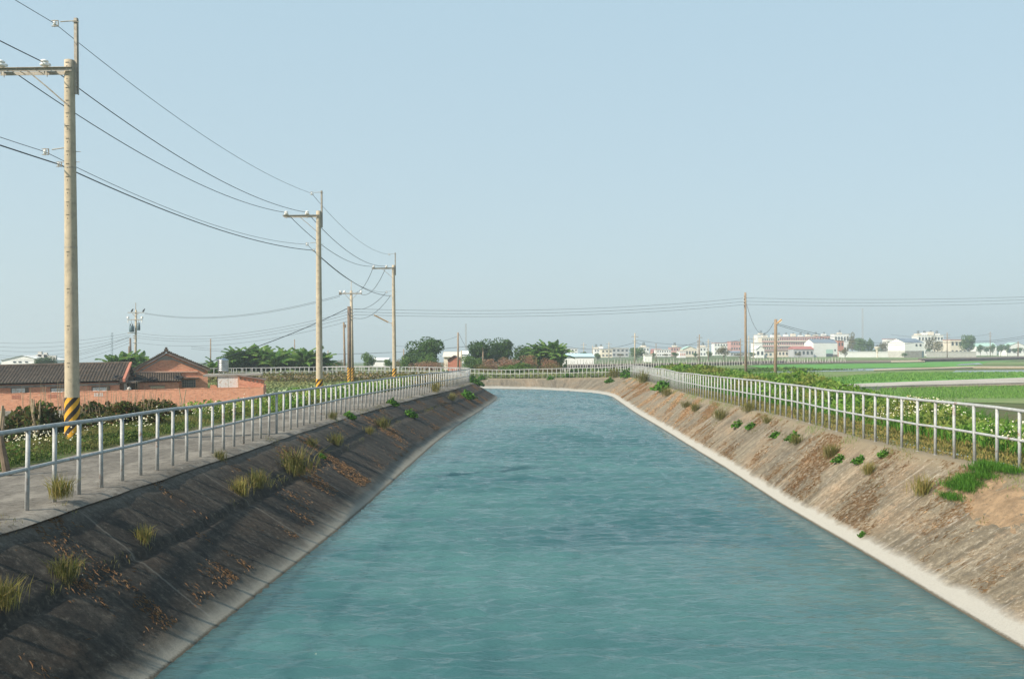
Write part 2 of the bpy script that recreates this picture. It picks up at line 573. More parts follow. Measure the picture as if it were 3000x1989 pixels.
def field_mat(name, c1, c2, c3, rows=0.0, ang=0.0, rough=.95, scale=.25):
    m, nt, out = new_mat(name)
    a = N(nt)
    pos = a.n('ShaderNodeNewGeometry').outputs['Position']
    f = a.noise(pos, scale, 7, .7)
    c = a.ramp(f, [(.35, c1), (.5, c2), (.68, c3)])
    f3 = a.noise(pos, 5, 4, .7)
    c = a.mix(a.ramp(f3, [(.3, .45), (.55, 0.0)]), c, tuple(x * .55 for x in c1))
    a.bsdf(out, c, rough, a.bump(f3, .5, .04))
    return m
M['paddy_green'] = field_mat('paddy_green', (.07, .20, .03), (.10, .28, .045), (.13, .33, .06))
M['paddy_mixed'] = field_mat('paddy_mixed', (.16, .17, .07), (.14, .22, .06), (.26, .24, .13), scale=.08)
M['bund_soil'] = field_mat('bund_soil', (.20, .145, .10), (.28, .22, .15), (.36, .28, .19))
M['bund_dark'] = field_mat('bund_dark', (.09, .065, .055), (.14, .10, .085), (.20, .15, .12))
M['straw_bund'] = field_mat('straw_bund', (.34, .27, .17), (.44, .36, .25), (.50, .42, .31))
M['lane'] = field_mat('lane', (.34, .31, .26), (.42, .38, .33), (.48, .44, .38))

def paddy_water_mat():
    m, nt, out = new_mat('paddy_water')
    a = N(nt)
    pos = a.n('ShaderNodeNewGeometry').outputs['Position']
    f = a.noise(pos, 1.2, 5, .7)
    c = a.ramp(f, [(.4, (.10, .12, .10)), (.6, (.16, .18, .14))])
    a.bsdf(out, c, .15, a.bump(a.noise(pos, 8, 3), .15, .02), 0, .5)
    return m
M['paddy_water'] = paddy_water_mat()

def water_mat():
    m, nt, out = new_mat('canal_water')
    a = N(nt)
    pos = a.n('ShaderNodeNewGeometry').outputs['Position']
    w = a.mapping(pos, (1.0, 2.1, 1), rot=(0, 0, math.radians(4)))
    n1 = a.noise(w, 1.15, 3, .55, .5)
    n2 = a.noise(a.mapping(pos, (1.2, 3.0, 1), (5, 2, 0), (0, 0, math.radians(-9))), 2.9, 3, .55, .6)
    n3 = a.noise(a.mapping(pos, (1.0, 2.6, 1)), 7.0, 3, .6, .2)
    gust = a.noise(a.mapping(pos, (.16, .32, 1), (1, 7, 0)), 1.0, 3, .6, .3)
    h = a.math('ADD', a.math('MULTIPLY', n1, .9), a.math('MULTIPLY', n2, .55))
    h = a.math('ADD', h, a.math('MULTIPLY', n3, .30))
    h = a.math('MULTIPLY', h, a.math('ADD', a.math('MULTIPLY', gust, .9), .55))
    nrm = a.bump(h, 1.0, .06)
    c = a.ramp(gust, [(.35, (.032, .092, .097)), (.65, (.062, .142, .138))])
    p = a.bsdf(out, c, .07, nrm, 0, .5)
    p.subsurface_method = 'BURLEY'
    p.inputs['Subsurface Weight'].default_value = 1.0
    p.inputs['Subsurface Radius'].default_value = (.8, 1.0, 1.0)
    p.inputs['Subsurface Scale'].default_value = 1.0
    p.inputs['IOR'].default_value = 1.333
    return m
M['water'] = water_mat()

# ------------------------------------------------------------------ canal lines
# (toe x, toe y, rail x, rail y, bank height)
LEFT = [(-5.2, -28, -7.3, -28, 0), (-4.9, -16, -7.1, -16, 0), (-4.75, -6, -6.9, -6, 0), (-4.45, 4, -6.75, 4, 0), (-4.12, 12.5, -6.64, 13.2, 0), (-3.65, 22, -6.5, 22, -.05),
        (-3.42, 30.5, -6.35, 31, -.11), (-3.1, 42, -5.95, 41.5, -.17), (-2.55, 53.5, -5.25, 52, -.23), (-1.8, 66, -4.2, 65, -.31),
        (-1.2, 78, -3.5, 78.5, -.4), (-1.5, 83.5, -3.75, 84.0, -.43), (-3.6, 90.5, -5.4, 88.2, -.45), (-9, 97, -10.2, 94.2, -.5),
        (-17, 101.2, -17.5, 98.3, -.55), (-29, 102, -29, 99, -.7), (-50, 98, -49.5, 95, -.9), (-80, 92, -79.5, 89, -.9)]
RIGHT = [(6.3, -28, 9.9, -28, 0), (6.3, -16, 9.8, -16, 0), (6.3, -6, 9.7, -6, 0), (6.4, 4, 9.7, 4, 0), (6.5, 12.6, 9.5, 12.6, 0), (6.6, 18.5, 9.15, 18.2, 0), (6.65, 24.5, 8.75, 24.5, 0),
         (6.87, 31.4, 9.08, 31.5, -.02), (7.03, 38.6, 9.25, 38.5, -.06), (7.3, 50, 9.5, 52, -.15), (7.5, 61, 10.1, 64, -.2),
         (8.0, 76, 10.6, 76, -.22), (8.1, 82, 10.9, 87, -.26), (7.4, 87.5, 10.7, 93.5, -.32), (6.2, 90.6, 8.6, 98, -.48), (4.5, 93.5, 5.2, 101.5, -.62),
         (1.7, 96.7, 1.5, 104, -.74), (-2.4, 98.6, -2.4, 106.3, -.78), (-9, 103.5, -9, 110.5, -.66), (-17, 109, -17.5, 115, -.6),
         (-29, 111, -29, 116, -.8), (-50, 108, -50, 113, -.9), (-80, 103, -80, 108, -.9)]
WATER_Z = -1.6

def catmull(keys, step):
    K = [np.array(k, dtype=float) for k in keys]
    K = [2 * K[0] - K[1]] + K + [2 * K[-1] - K[-2]]
    out = []
    for i in range(1, len(K) - 2):
        p0, p1, p2, p3 = K[i - 1:i + 3]
        seg = np.linalg.norm(p2[2:4] - p1[2:4])
        n = max(2, int(round(seg / step)))
        for j in range(n):
            t = j / n
            out.append(.5 * ((2 * p1) + (-p0 + p2) * t + (2 * p0 - 5 * p1 + 4 * p2 - p3) * t * t + (-p0 + 3 * p1 - 3 * p2 + p3) * t ** 3))
    out.append(K[-2])
    return np.array(out)

LP = catmull(LEFT, .5)
RP = catmull(RIGHT, .5)

def arclen(P):
    d = np.linalg.norm(np.diff(P[:, 2:4], axis=0), axis=1)
    return np.concatenate([[0], np.cumsum(d)])
LS, RS = arclen(LP), arclen(RP)

def at_s(P, S, s):
    return np.array([np.interp(s, S, P[:, k]) for k in range(P.shape[1])])

def out_dir(P, i=None, p=None):
    """unit vector from the canal to the land"""
    if p is None: p = P[i]
    d = p[2:4] - p[0:2]
    return d / np.linalg.norm(d)

def side_normals(P, side):
    t = np.gradient(P[:, 2:4], axis=0)
    t /= np.linalg.norm(t, axis=1)[:, None]
    n = np.stack([-t[:, 1], t[:, 0]], axis=1)
    return n * side
LN = side_normals(LP, 1)      # land is on the left of travel
RN = side_normals(RP, -1)
LAND_L = LP[:, 2:4] + LN * .55
LAND_R = RP[:, 2:4] + RN * .55

def near_path(P, xy):
    d = np.linalg.norm(P[:, 2:4] - xy, axis=1)
    i = int(np.argmin(d))
    return i, d[i]

def far_drop(x, y):
    return -.0115 * max(0.0, y - 150) * (1 - ss(.0, .10, x / max(y, 1.0)))

def ground_z(x, y):
    xy = np.array([x, y])
    il, dl = near_path(LP, xy)
    ir, dr = near_path(RP, xy)
    if dl < dr:
        zc = LP[il, 4]
        zf = -2.0 + .75 * ss(72, 96, y) if y < 200 else -1.25
        if x > -30 and y < 75: zf = zf + .0
        k = ss(4.8, 9.0, dl)
        if y > 78: k = ss(1.0, 5.0, dl)
        z = zc * (1 - k) + zf * k - (.06 if dl < 3.1 and y < 78 else .0)
        if dl > 8: z += mnoise.noise(Vector((x * .15, y * .15, 0))) * .08
        return z
    zc = RP[ir, 4]
    k = ss(1.2, 7.0, dr)
    z = zc * (1 - k) - 1.0 * k
    if dr < 9: z += .10 * mnoise.noise(Vector((x * .8, y * .8, 3))) * ss(.8, 2, dr)
    return z

# ------------------------------------------------------------------ ground sheet
def build_ground():
    pts, edges = [], []
    def ring(ps):
        b = len(pts)
        pts.extend([Vector((float(p[0]), float(p[1]))) for p in ps])
        edges.extend([(b + i, b + (i + 1) % len(ps)) for i in range(len(ps))])
    ring([(-2600, -80), (2600, -80), (2600, 6000), (-2600, 6000)])
    lv = LAND_L[::2]
    rv = LAND_R[::2]
    cor = [tuple(p) for p in lv] + [tuple(p) for p in rv[::-1]]
    ring(cor)
    corv = np.array(cor)
    for (x0, x1, y0, y1, st) in ((-40, 42, -25, 128, 1.6), (-110, 140, -60, 260, 9), (-900, 1200, 260, 1400, 90), (-2500, 2500, 1400, 5900, 300)):
        for x in np.arange(x0, x1, st):
            for y in np.arange(y0, y1, st):
                xx, yy = x + random.uniform(-.2, .2) * st, y + random.uniform(-.2, .2) * st
                if st > 5 and -41 < xx < 43 and -26 < yy < 129: continue
                if np.min(np.abs(corv[:, 0] - xx) + np.abs(corv[:, 1] - yy)) < .45: continue
                pts.append(Vector((xx, yy)))
    res = delaunay_2d_cdt(pts, edges, [], 0, 1e-4)
    V, F = res[0], res[2]
    # drop the triangles inside the canal corridor
    poly = corv
    def inside(x, y):
        c = False
        j = len(poly) - 1
        xs, ys = poly[:, 0], poly[:, 1]
        xj, yj = np.roll(xs, 1), np.roll(ys, 1)
        hit = ((ys > y) != (yj > y)) & (x < (xj - xs) * (y - ys) / (yj - ys + 1e-12) + xs)
        return bool(np.count_nonzero(hit) % 2)
    faces = []
    for f in F:
        cx = sum(V[i].x for i in f) / len(f)
        cy = sum(V[i].y for i in f) / len(f)
        if abs(cx) < 90 and -40 < cy < 125 and inside(cx, cy): continue
        faces.append(tuple(f))
    mb = MB()
    mb.v = [(v.x, v.y, ground_z(v.x, v.y) + far_drop(v.x, v.y) if (abs(v.x) < 200 and v.y < 300) else (-1.0 if v.x > 0 else -1.25) + far_drop(v.x, v.y)) for v in V]
    mb.f = faces
    o = mb.obj('ground', M['ground'], smooth=True)
    tag(o, kind='structure')
build_ground()

def loft(name, mat, rows, S, vs, parent=None):
    """rows: list over cross section of (n,3) arrays"""
    A = np.stack(rows, axis=1)
    n, m = A.shape[:2]
    me = bpy.data.meshes.new(name)
    verts = A.reshape(-1, 3).tolist()
    faces = []
    for i in range(n - 1):
        for j in range(m - 1):
            faces.append((i * m + j, i * m + j + 1, (i + 1) * m + j + 1, (i + 1) * m + j))
    me.from_pydata(verts, [], faces)
    uvl = me.uv_layers.new(name='UVMap')
    idx = np.empty(len(me.loops), dtype=np.int32)
    me.loops.foreach_get('vertex_index', idx)
    uu = np.asarray(S)[idx // m]
    vv = (np.asarray(vs)[:, :] if np.ndim(vs) == 2 else np.tile(vs, (n, 1))).reshape(-1)[idx]
    uvl.data.foreach_set('uv', np.stack([uu, vv], axis=1).astype(np.float32).ravel())
    me.polygons.foreach_set('use_smooth', [True] * len(me.polygons))
    me.materials.append(mat)
    o = bpy.data.objects.new(name, me)
    link(o, parent)
    return o

def fbm(x, y, z=0.0):
    return mnoise.fractal(Vector((x, y, z)), 1.0, 2.0, 4)

def bank(name, P, S, NRM, mat, crack):
    n = len(P)
    # refine along the canal near the camera
    idx = np.arange(0, n - 1e-9, .25)
    Pf = np.stack([np.interp(idx, np.arange(n), P[:, k]) for k in range(5)], axis=1)
    Sf = np.interp(idx, np.arange(n), S)
    Nf = np.stack([np.interp(idx, np.arange(n), NRM[:, k]) for k in range(2)], axis=1)
    keep = (Pf[:, 3] > -12) & (Pf[:, 3] < 118)
    toe, rail, zc = Pf[:, 0:2], Pf[:, 2:4], Pf[:, 4]
    inn = (toe - rail)
    L = np.linalg.norm(inn, axis=1)[:, None]
    inn = inn / L
    crest = rail + inn * .28
    rows, vs = [], []
    N_ = len(Pf)
    def col3(xy, z): return np.concatenate([xy, z[:, None]], axis=1)
    rows.append(col3(rail + Nf * 1.0, zc - .5)); vs.append(np.full(N_, -1.3))
    rows.append(col3(rail + Nf * .6, zc - .03)); vs.append(np.full(N_, -.9))
    rows.append(col3(rail, zc + .0)); vs.append(np.full(N_, -.28))
    w1 = np.array([fbm(s * .5, 1.3) for s in Sf])[:, None]
    rows.append(col3(crest - inn * .08, zc - .01)); vs.append(np.full(N_, -.08))
    wc = np.array([fbm(s * 1.2, 4.3) for s in Sf]) * .07 + np.array([fbm(s * 6, 7.3) for s in Sf]) * .025
    NV = 16
    for j in range(NV + 1):
        t = j / NV
        if crack and j in (7,):
            t = .42 + wc * .5
        t = np.full(N_, t) if not hasattr(t, '__len__') else t
        for rep in range(2 if (crack and j == 7) else 1):
            xy = crest + (toe - crest) * t[:, None]
            z = (zc - .03) + (WATER_Z - zc + .03) * t
            bumpy = np.array([fbm(s * .5, tt * 1.2, 5) for s, tt in zip(Sf, t)]) * .016 + np.array([fbm(s * 4, tt * 2, 9) for s, tt in zip(Sf, t)]) * .006
            z = z + bumpy * (1 if 0 < j < NV else .3)
            if crack:
                amp = np.clip(1.2 - np.clip((Pf[:, 3] - 26) / 10, 0, 1.2), 0, 1) * .012
                if j < 7: z = z + amp * (j / 7)
                if j == 7 and rep == 0: z = z + amp
                if j == 7 and rep == 1: xy = xy + inn * .05; z = z - .085 * (amp / .012)
                if j > 7: z = z + 0
            rows.append(col3(xy, z)); vs.append(t * 3.0)
    rows.append(col3(toe - (rail - toe) * .12, np.full(N_, WATER_Z - .12))); vs.append(np.full(N_, 3.2))
    rows.append(col3(toe - (rail - toe) * .6, np.full(N_, WATER_Z - 1.0))); vs.append(np.full(N_, 4.6))
    if NRM is RN: rows = rows[::-1]; vs = vs[::-1]
    o = loft(name, mat, rows, Sf, np.stack(vs, axis=1))
    tag(o, kind='structure')
    return o

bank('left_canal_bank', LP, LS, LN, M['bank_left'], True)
bank('right_canal_bank', RP, RS, RN, M['bank_right'], False)

# water: a sheet with real ripples, running under both banks
def build_water():
    l = LP[:, 0:2] + (LP[:, 2:4] - LP[:, 0:2]) * .5
    r = RP[:, 0:2] + (RP[:, 2:4] - RP[:, 0:2]) * .5
    poly = np.concatenate([l[::2], r[::-2]])
    X = np.concatenate([np.arange(-80, -8, 2.0), np.arange(-8, 13, .15)])
    Y = list(np.arange(-28, 6, 2.0)); y = 6.0
    while y < 100: Y.append(y); y += max(.03, .0024 * y)
    Y += list(np.arange(y, 117, .6))
    Y = np.array(Y)
    XX, YY = np.meshgrid(X, Y)
    g = np.random.default_rng(5)
    Z = np.zeros_like(XX)
    for k in range(70):
        lam = g.uniform(.12, .42) if k < 48 else g.uniform(.45, 1.3)
        th = g.normal(0, .30)
        kx, ky = math.sin(th) * 2 * math.pi / lam, math.cos(th) * 2 * math.pi / lam
        amp = (.0088 if k < 48 else .0034) * lam ** 1.05
        Z += amp * np.sin(kx * XX + ky * YY + g.uniform(0, 6.28) + .6 * np.sin(XX * g.uniform(.2, .8) + g.uniform(0, 6)))
    G1 = np.zeros_like(XX)
    for k in range(14):
        fx, fy = g.normal(0, .35), g.normal(0, .22)
        G1 += np.sin(fx * XX + fy * YY + g.uniform(0, 6.28))
    G1 = 1.0 + .22 * G1
    Z *= np.clip(G1, .45, 1.7)
    ym = LP[:, 3].argmax(); tl = np.interp(YY, LP[:62, 1], LP[:62, 0]) if False else None
    kL = LP[:, 1].argmax(); kR = RP[:, 1].argmax()
    iL = LP[:kL, 1] < 80; iR = RP[:kR, 1] < 80
    xl = np.interp(YY, LP[:kL, 1][iL], LP[:kL, 0][iL]); xr = np.interp(YY, RP[:kR, 1][iR], RP[:kR, 0][iR])
    edge_ = np.clip(np.minimum(XX - xl, xr - XX) / .9, .12, 1)
    Z *= np.where(YY < 80, edge_, 1)
    nx = len(X)
    cx = (XX[:-1, :-1] + XX[1:, 1:]) / 2; cy = (YY[:-1, :-1] + YY[1:, 1:]) / 2
    c = np.stack([cx.ravel(), cy.ravel()], axis=1)
    ins = np.zeros(len(c), dtype=np.int32)
    px_, py_ = poly[:, 0], poly[:, 1]
    xj, yj = np.roll(px_, 1), np.roll(py_, 1)
    for i in range(len(poly)):
        ins += ((py_[i] > c[:, 1]) != (yj[i] > c[:, 1])) & (c[:, 0] < (xj[i] - px_[i]) * (c[:, 1] - py_[i]) / (yj[i] - py_[i] + 1e-9) + px_[i])
    ok = np.nonzero(ins % 2)[0]
    r_, q_ = ok // (nx - 1), ok % (nx - 1)
    a0 = r_ * nx + q_
    F = np.stack([a0, a0 + 1, a0 + nx + 1, a0 + nx], axis=1)
    used, inv = np.unique(F, return_inverse=True)
    V = np.stack([XX.ravel(), YY.ravel(), Z.ravel() + WATER_Z], axis=1)[used]
    F = inv.reshape(F.shape)
    me = bpy.data.meshes.new('water')
    me.vertices.add(len(V)); me.vertices.foreach_set('co', V.astype(np.float32).ravel())
    me.loops.add(F.size); me.loops.foreach_set('vertex_index', F.astype(np.int32).ravel())
    me.polygons.add(len(F)); me.polygons.foreach_set('loop_start', np.arange(0, F.size, 4, dtype=np.int32)); me.polygons.foreach_set('loop_total', np.full(len(F), 4, dtype=np.int32))
    me.polygons.foreach_set('use_smooth', [True] * len(F))
    me.update(calc_edges=True)
    me.materials.append(M['water'])
    tag(mobj('water', me), kind='structure')
build_water()

# road on the left bank
def build_road():
    sel = (LP[:, 3] < 90)
    k = int(np.argmax(LP[:, 3] > 80)) or len(LP)
    P, S, NN = LP[:k], LS[:k], LN[:k]
    rows, vs = [], []
    for o_ in (-.40, -.27, -.05, .3, .8, 1.4, 2.0, 2.5, 2.85):
        w = np.array([fbm(s * .8, o_) for s in S]) * (.14 if o_ > 2.6 else (.05 if o_ < -.3 else .03))
        xy = P[:, 2:4] + NN * (o_ + w)[:, None]
        z = P[:, 4] + .010 + (0.0 if o_ < 2.6 else -.02) + {-.40: -.07, -.27: -.006}.get(o_, 0.0) + np.array([fbm(s * .7, o_ * 2, 2) for s in S]) * .006
        rows.append(np.concatenate([xy, z[:, None]], axis=1)); vs.append(o_)
    rows.append(np.concatenate([P[:, 2:4] + NN * 3.0, (P[:, 4] - .2)[:, None]], axis=1)); vs.append(3.2)
    tag(loft('road', M['road'], rows[::-1], S, np.array(vs[::-1])), kind='structure')
build_road()

# ------------------------------------------------------------------ railings
def railing(name, label, P, S, NN, s0, s1, spacing, height_fn, r_post, seed):
    rr = random.Random(seed)
    t = thing(name, (float(at_s(P, S, s0)[2]), float(at_s(P, S, s0)[3]), 0), label, 'railing')
    base = Vector(t.location)
    pm = MB()
    pm.tube([(0, 0, 0), (0, 0, 1)], [r_post, r_post], 8)
    pm.lathe([(r_post * 1.35, -.004), (r_post * 1.35, .012)], (0, 0, 0), 8)
    pme = pm.mesh('post', M['galv'], True)
    s = s0
    tops, mids = [], []
    k = 0
    while s <= s1:
        p = at_s(P, S, s)
        y = p[3]
        h = height_fn(s, p)
        wob = mnoise.noise(Vector((s * .11, seed, 0))) * .05 + mnoise.noise(Vector((s * .33, seed, 4))) * .022
        sink = mnoise.noise(Vector((s * 1.9, seed, 8))) * .015
        hh = h + wob
        pos = Vector((p[2], p[3], p[4] - .012 + sink))
        o = mobj('post', pme, t, pos - base, (rr.uniform(-.012, .012), rr.uniform(-.012, .012), rr.uniform(0, 3)), (1, 1, hh - .01))
        tops.append(Vector((p[2], p[3], p[4] + hh)) - base)
        mids.append(Vector((p[2], p[3], p[4] + hh * .52 + rr.uniform(-.006, .006))) - base)
        s += spacing(s, p) * rr.uniform(.97, 1.03)
        k += 1
    a = MB(); a.tube(tops, r_post * 1.02, 8)
    a.obj('top_rail', M['galv'], t, True)
    b = MB(); b.tube(mids, r_post * .86, 8)
    b.obj('middle_rail', M['galv'], t, True)
    return k

sL0 = float(np.interp(-4, LP[:, 3][:60], LS[:60]))
nl = railing('railing', 'galvanised pipe railing along the road on the left bank, dark on its underside', LP, LS, LN, sL0, float(LS[-1]) - 22, lambda s, p: .80 if p[3] < 84 else .95,
             lambda s, p: 1.1, .032, 3)
sR0 = float(np.interp(-4, RP[:, 3][:60], RS[:60]))
nr = railing('railing', 'sunlit galvanised pipe railing along the right bank, running on across the far bend', RP, RS, RN, sR0, float(RS[-1]) - 30,
             lambda s, p: .76 if (p[3] < 92 and p[2] > 8) else .56, lambda s, p: 1.1 - .17 * ss(90, 103, p[3]), .031, 9)
print('posts', nl, nr)

# ------------------------------------------------------------------ fields right of the canal
FZ = -1.0
def px_poly(name, pxs, z, mat, thick=.0, kind='structure', label=None, cat=None):
    pts = [G(a, b, z) for a, b in pxs]
    mb = MB()
    n = len(pts)
    if thick:
        mb.prism([(p.x, p.y) for p in pts], z - .3, z + thick)
    else:
        mb.add([tuple(p) for p in pts], [tuple(range(n))])
    o = mb.obj(name, mat)
    me = o.data
    # make sure it faces up
    if not thick and me.polygons[0].normal.z < 0: me.flip_normals()
    return tag(o, label, cat, kind=kind)

px_poly('paddy_field', [(2340, 1168), (3400, 1190), (3400, 1118), (2560, 1134)], FZ + .03, M['paddy_mixed'])
px_poly('field_lane', [(2300, 1136), (2640, 1122.5), (3000, 1109), (3500, 1092), (3500, 1106), (3000, 1124), (2680, 1132), (2330, 1143)], FZ + .20, M['lane'], .12)
px_poly('field_bund', [(2290, 1139), (2640, 1131), (3000, 1123), (3500, 1108), (3500, 1115), (3000, 1131), (2680, 1137.5), (2300, 1145)], FZ + .08, M['bund_soil'], .10)
px_poly('paddy_field', [(2260, 1126), (2300, 1135), (2600, 1122), (3000, 1108), (3500, 1091), (3500, 1078), (3000, 1090.5), (2600, 1092)], FZ + .05, M['paddy_green'])
px_poly('paddy_field', [(2250, 1091), (2260, 1126), (2600, 1094), (3000, 1092.5), (3000, 1085.5), (2600, 1086)], FZ + .04, M['paddy_mixed'])
px_poly('paddy_water', [(2290, 1083), (2600, 1078.5), (2700, 1077), (2690, 1081.5), (2560, 1086), (2250, 1091)], FZ + .07, M['paddy_water'])
px_poly('paddy_water', [(2800, 1085.3), (3400, 1081), (3400, 1089), (3000, 1091), (2790, 1090.5)], FZ + .08, M['paddy_water'])
px_poly('field_bund', [(2560, 1082.5), (2850, 1073.5), (3400, 1074), (3400, 1078), (2850, 1077.5), (2560, 1086)], FZ + .12, M['straw_bund'], .06)
px_poly('paddy_field', [(2190, 1073), (2290, 1082), (2600, 1077.5), (2850, 1073), (2900, 1062), (2990, 1057), (2550, 1062), (2210, 1070)], FZ + .05, M['paddy_green'])
px_poly('paddy_water', [(2815, 1066), (2868, 1063), (2880, 1067), (2800, 1070.5)], FZ + .09, M['paddy_water'])
px_poly('paddy_field', [(2860, 1070), (3400, 1068), (3400, 1058), (2900, 1060)], FZ + .06, M['paddy_mixed'])
px_poly('field_bund', [(2160, 1062), (2600, 1057), (2710, 1055.5), (2710, 1060.5), (2600, 1062.5), (2180, 1068)], FZ + .18, M['straw_bund'], .10)
px_poly('field_bund', [(2170, 1064), (2440, 1061), (2610, 1060), (2610, 1063), (2440, 1065.5), (2180, 1069)], FZ + .10, M['bund_dark'], .25)
px_poly('field_bund', [(2690, 1053), (3000, 1046.5), (3400, 1041), (3400, 1046), (3000, 1051), (2700, 1058)], FZ + .2, M['bund_dark'], .4)
px_poly('paddy_field', [(2200, 1052), (2200, 1057), (2700, 1053), (3200, 1044.5), (3200, 1039.5), (2500, 1043)], FZ + .05, M['paddy_mixed'])
# soil field and raised farm road beyond the bend
px_poly('field_bund', [(1560, 1076), (1900, 1069), (2300, 1060), (2300, 1063), (1900, 1072.5), (1560, 1080)], FZ + .25, M['bund_dark'], .3)
px_poly('paddy_field', [(1880, 1077), (2120, 1067), (2200, 1068), (2160, 1090), (1980, 1090)], FZ + .04, M['paddy_mixed'])

# left side: flooded plot, grass strip, drain walls
LZ = -2.0
mb = MB(); mb.add([(-70, 27, LZ + .14), (-14.8, 27, LZ + .14), (-16.5, 48, LZ + .14), (-70, 50, LZ + .14)], [(0, 1, 2, 3)])
tag(mb.obj('paddy_water', M['paddy_water']), kind='structure')
def wallrun(name, a, b, z0, z1, th, mat, label, cat, caps=True):
    a, b = Vector(a), Vector(b)
    d = (b - a).normalized(); n = Vector((-d.y, d.x)) * th / 2
    L = (b - a).length
    t = thing(name, (a.x, a.y, z0), label, cat)
    k = max(1, int(L / 3.0))
    for i in range(k):
        p, q = a + d * (L * i / k + .01), a + d * (L * (i + 1) / k - .01)
        m = MB()
        m.prism([tuple(p - n), tuple(q - n), tuple(q + n), tuple(p + n)], z0, z1 + random.uniform(-.012, .012))
        o = m.obj('panel', mat, t)
        o.location = -Vector(t.location)
    return t
wallrun('drain_wall', (-60, 51.5), (-13.2, 56.5), LZ - .3, LZ + .42, .22, M['concrete_grey'], 'near grey concrete wall of the field drain, low and stained, before the brick wall', 'drain wall')
wallrun('drain_wall', (-60, 55.5), (-13.6, 60.5), LZ - .3, LZ + .62, .3, M['concrete_grey'], 'farther and higher concrete wall of the field drain, just below the brick wall', 'drain wall')

# ------------------------------------------------------------------ farmhouse compound
U = Vector((.978, .208)).normalized()
TILT = .021          # the plot falls gently to the left
NRMW = Vector((-U.y, U.x))
O0 = Vector((-35.0, 68.2))
ANG = math.atan2(U.y, U.x)
def t_at(px, off):
    """distance along the compound wall line where photo column px meets the line set back by off"""
    k = (px - 1500) / FPX
    p = O0 + NRMW * off
    return (k * p.y - p.x) / (U.x - k * U.y)
def z_at(px, py, off):
    t = t_at(px, off)
    y = (O0 + NRMW * off + U * t).y
    return W(px, py, y).z - TILT * t
def house(name, label, cat='farmhouse'):
    t = thing(name, (O0.x, O0.y, LZ), label, cat, rz=ANG)
    t.rotation_euler = (0, -TILT, ANG)
    return t
# local frame: x along the wall, y away from the viewer, z up from LZ

def uvbox(parent, name, mat, x0, x1, y0, y1, z0, z1):
    """box with metre UVs (for brickwork)"""
    m = MB(); m.box(x0, x1, y0, y1, z0, z1)
    o = m.obj(name, mat, parent)
    set_uv(o)
    return o
def set_uv(o):
    me = o.data
    uvl = me.uv_layers.new(name='UVMap')
    for p in me.polygons:
        nx, ny, nz = abs(p.normal.x), abs(p.normal.y), abs(p.normal.z)
        for li in p.loop_indices:
            c = me.vertices[me.loops[li].vertex_index].co
            if ny >= nx and ny >= nz: uvl.data[li].uv = (c.x, c.z)
            elif nx >= nz: uvl.data[li].uv = (c.y, c.z)
            else: uvl.data[li].uv = (c.x, c.y)

def tile_roof(parent, x0, x1, ya, za, yb, zb, name='roof', pitch=.22, row=.24, over=0):
    """pan-and-roll tile roof surface as real relief; a = eave, b = ridge"""
    nx = int((x1 - x0) / pitch) * 4
    L = math.hypot(yb - ya, zb - za)
    nr = max(2, int(L / row))
    dirv = Vector((0, yb - ya, zb - za)) / L
    nv = Vector((0, -(zb - za), yb - ya)) / L
    if nv.z < 0: nv = -nv
    mb = MB()
    prof = [0.0, .045, .065, .045]
    for r in range(nr):
        l0, l1 = L * r / nr, L * (r + 1) / nr + .03
        base = len(mb.v)
        jit = random.uniform(-.008, .008)
        for i in range(nx + 1):
            x = x0 + (x1 - x0) * i / nx
            h = prof[i % 4]
            sag = .05 * math.sin(x * .7 + 1) * math.sin(r / nr * 3.1)
            for l, dh in ((l0, .035), (l1, .0)):
                p = dirv * l + nv * (h + dh + jit - sag)
                mb.v.append((x, ya + p.y, za + p.z))
        for i in range(nx):
            a = base + 2 * i
            mb.f.append((a, a + 2, a + 3, a + 1))
        # front lip
        b2 = len(mb.v)
        for i in range(nx + 1):
            x0_, y0_, z0_ = mb.v[base + 2 * i]
            mb.v.append((x0_, y0_, z0_)); mb.v.append((x0_, y0_ - nv.y * .04, z0_ - nv.z * .04))
        for i in range(nx):
            a = b2 + 2 * i
            mb.f.append((a, a + 1, a + 3, a + 2))
    o = mb.obj(name, M['tile'], parent)
    return o

# compound wall
cw = house('compound_wall', 'long low wall of weathered red brick in front of the farmhouse', 'wall')
tR = t_at(773, 0)
HWL = 1.2
m = MB(); m.prism([(-34, 0), (tR, 0), (tR, .24), (-34, .24)], -.6, HWL)
o = m.obj('brickwork', M['brick_pale'], cw); set_uv(o)
m = MB()
for i in range(int((tR + 34) / .23)):
    x = -34 + i * .23
    z = HWL + random.uniform(-.02, .02)
    m.box(x + .006, x + .224, -.01, .25, HWL - .03, z + .02)
o = m.obj('coping', M['brick_pale'], cw); set_uv(o); tag(o, kind='stuff')
o = uvbox(cw, 'return_wall', M['brick'], tR - .24, tR, .24, 6.0, 0, HWL - .02)
for pa in (190, 740, 1450):
    for k in range(6):
        px = pa / 5.227 + k * 4.6
        t0 = t_at(px, 0)
        mb = MB(); mb.box(t0, t0 + .055, -.012, .05, HWL - .36, HWL - .10)
        mb.obj('vent_slot', M['board_white' if pa == 1450 else 'red_wall'], cw)

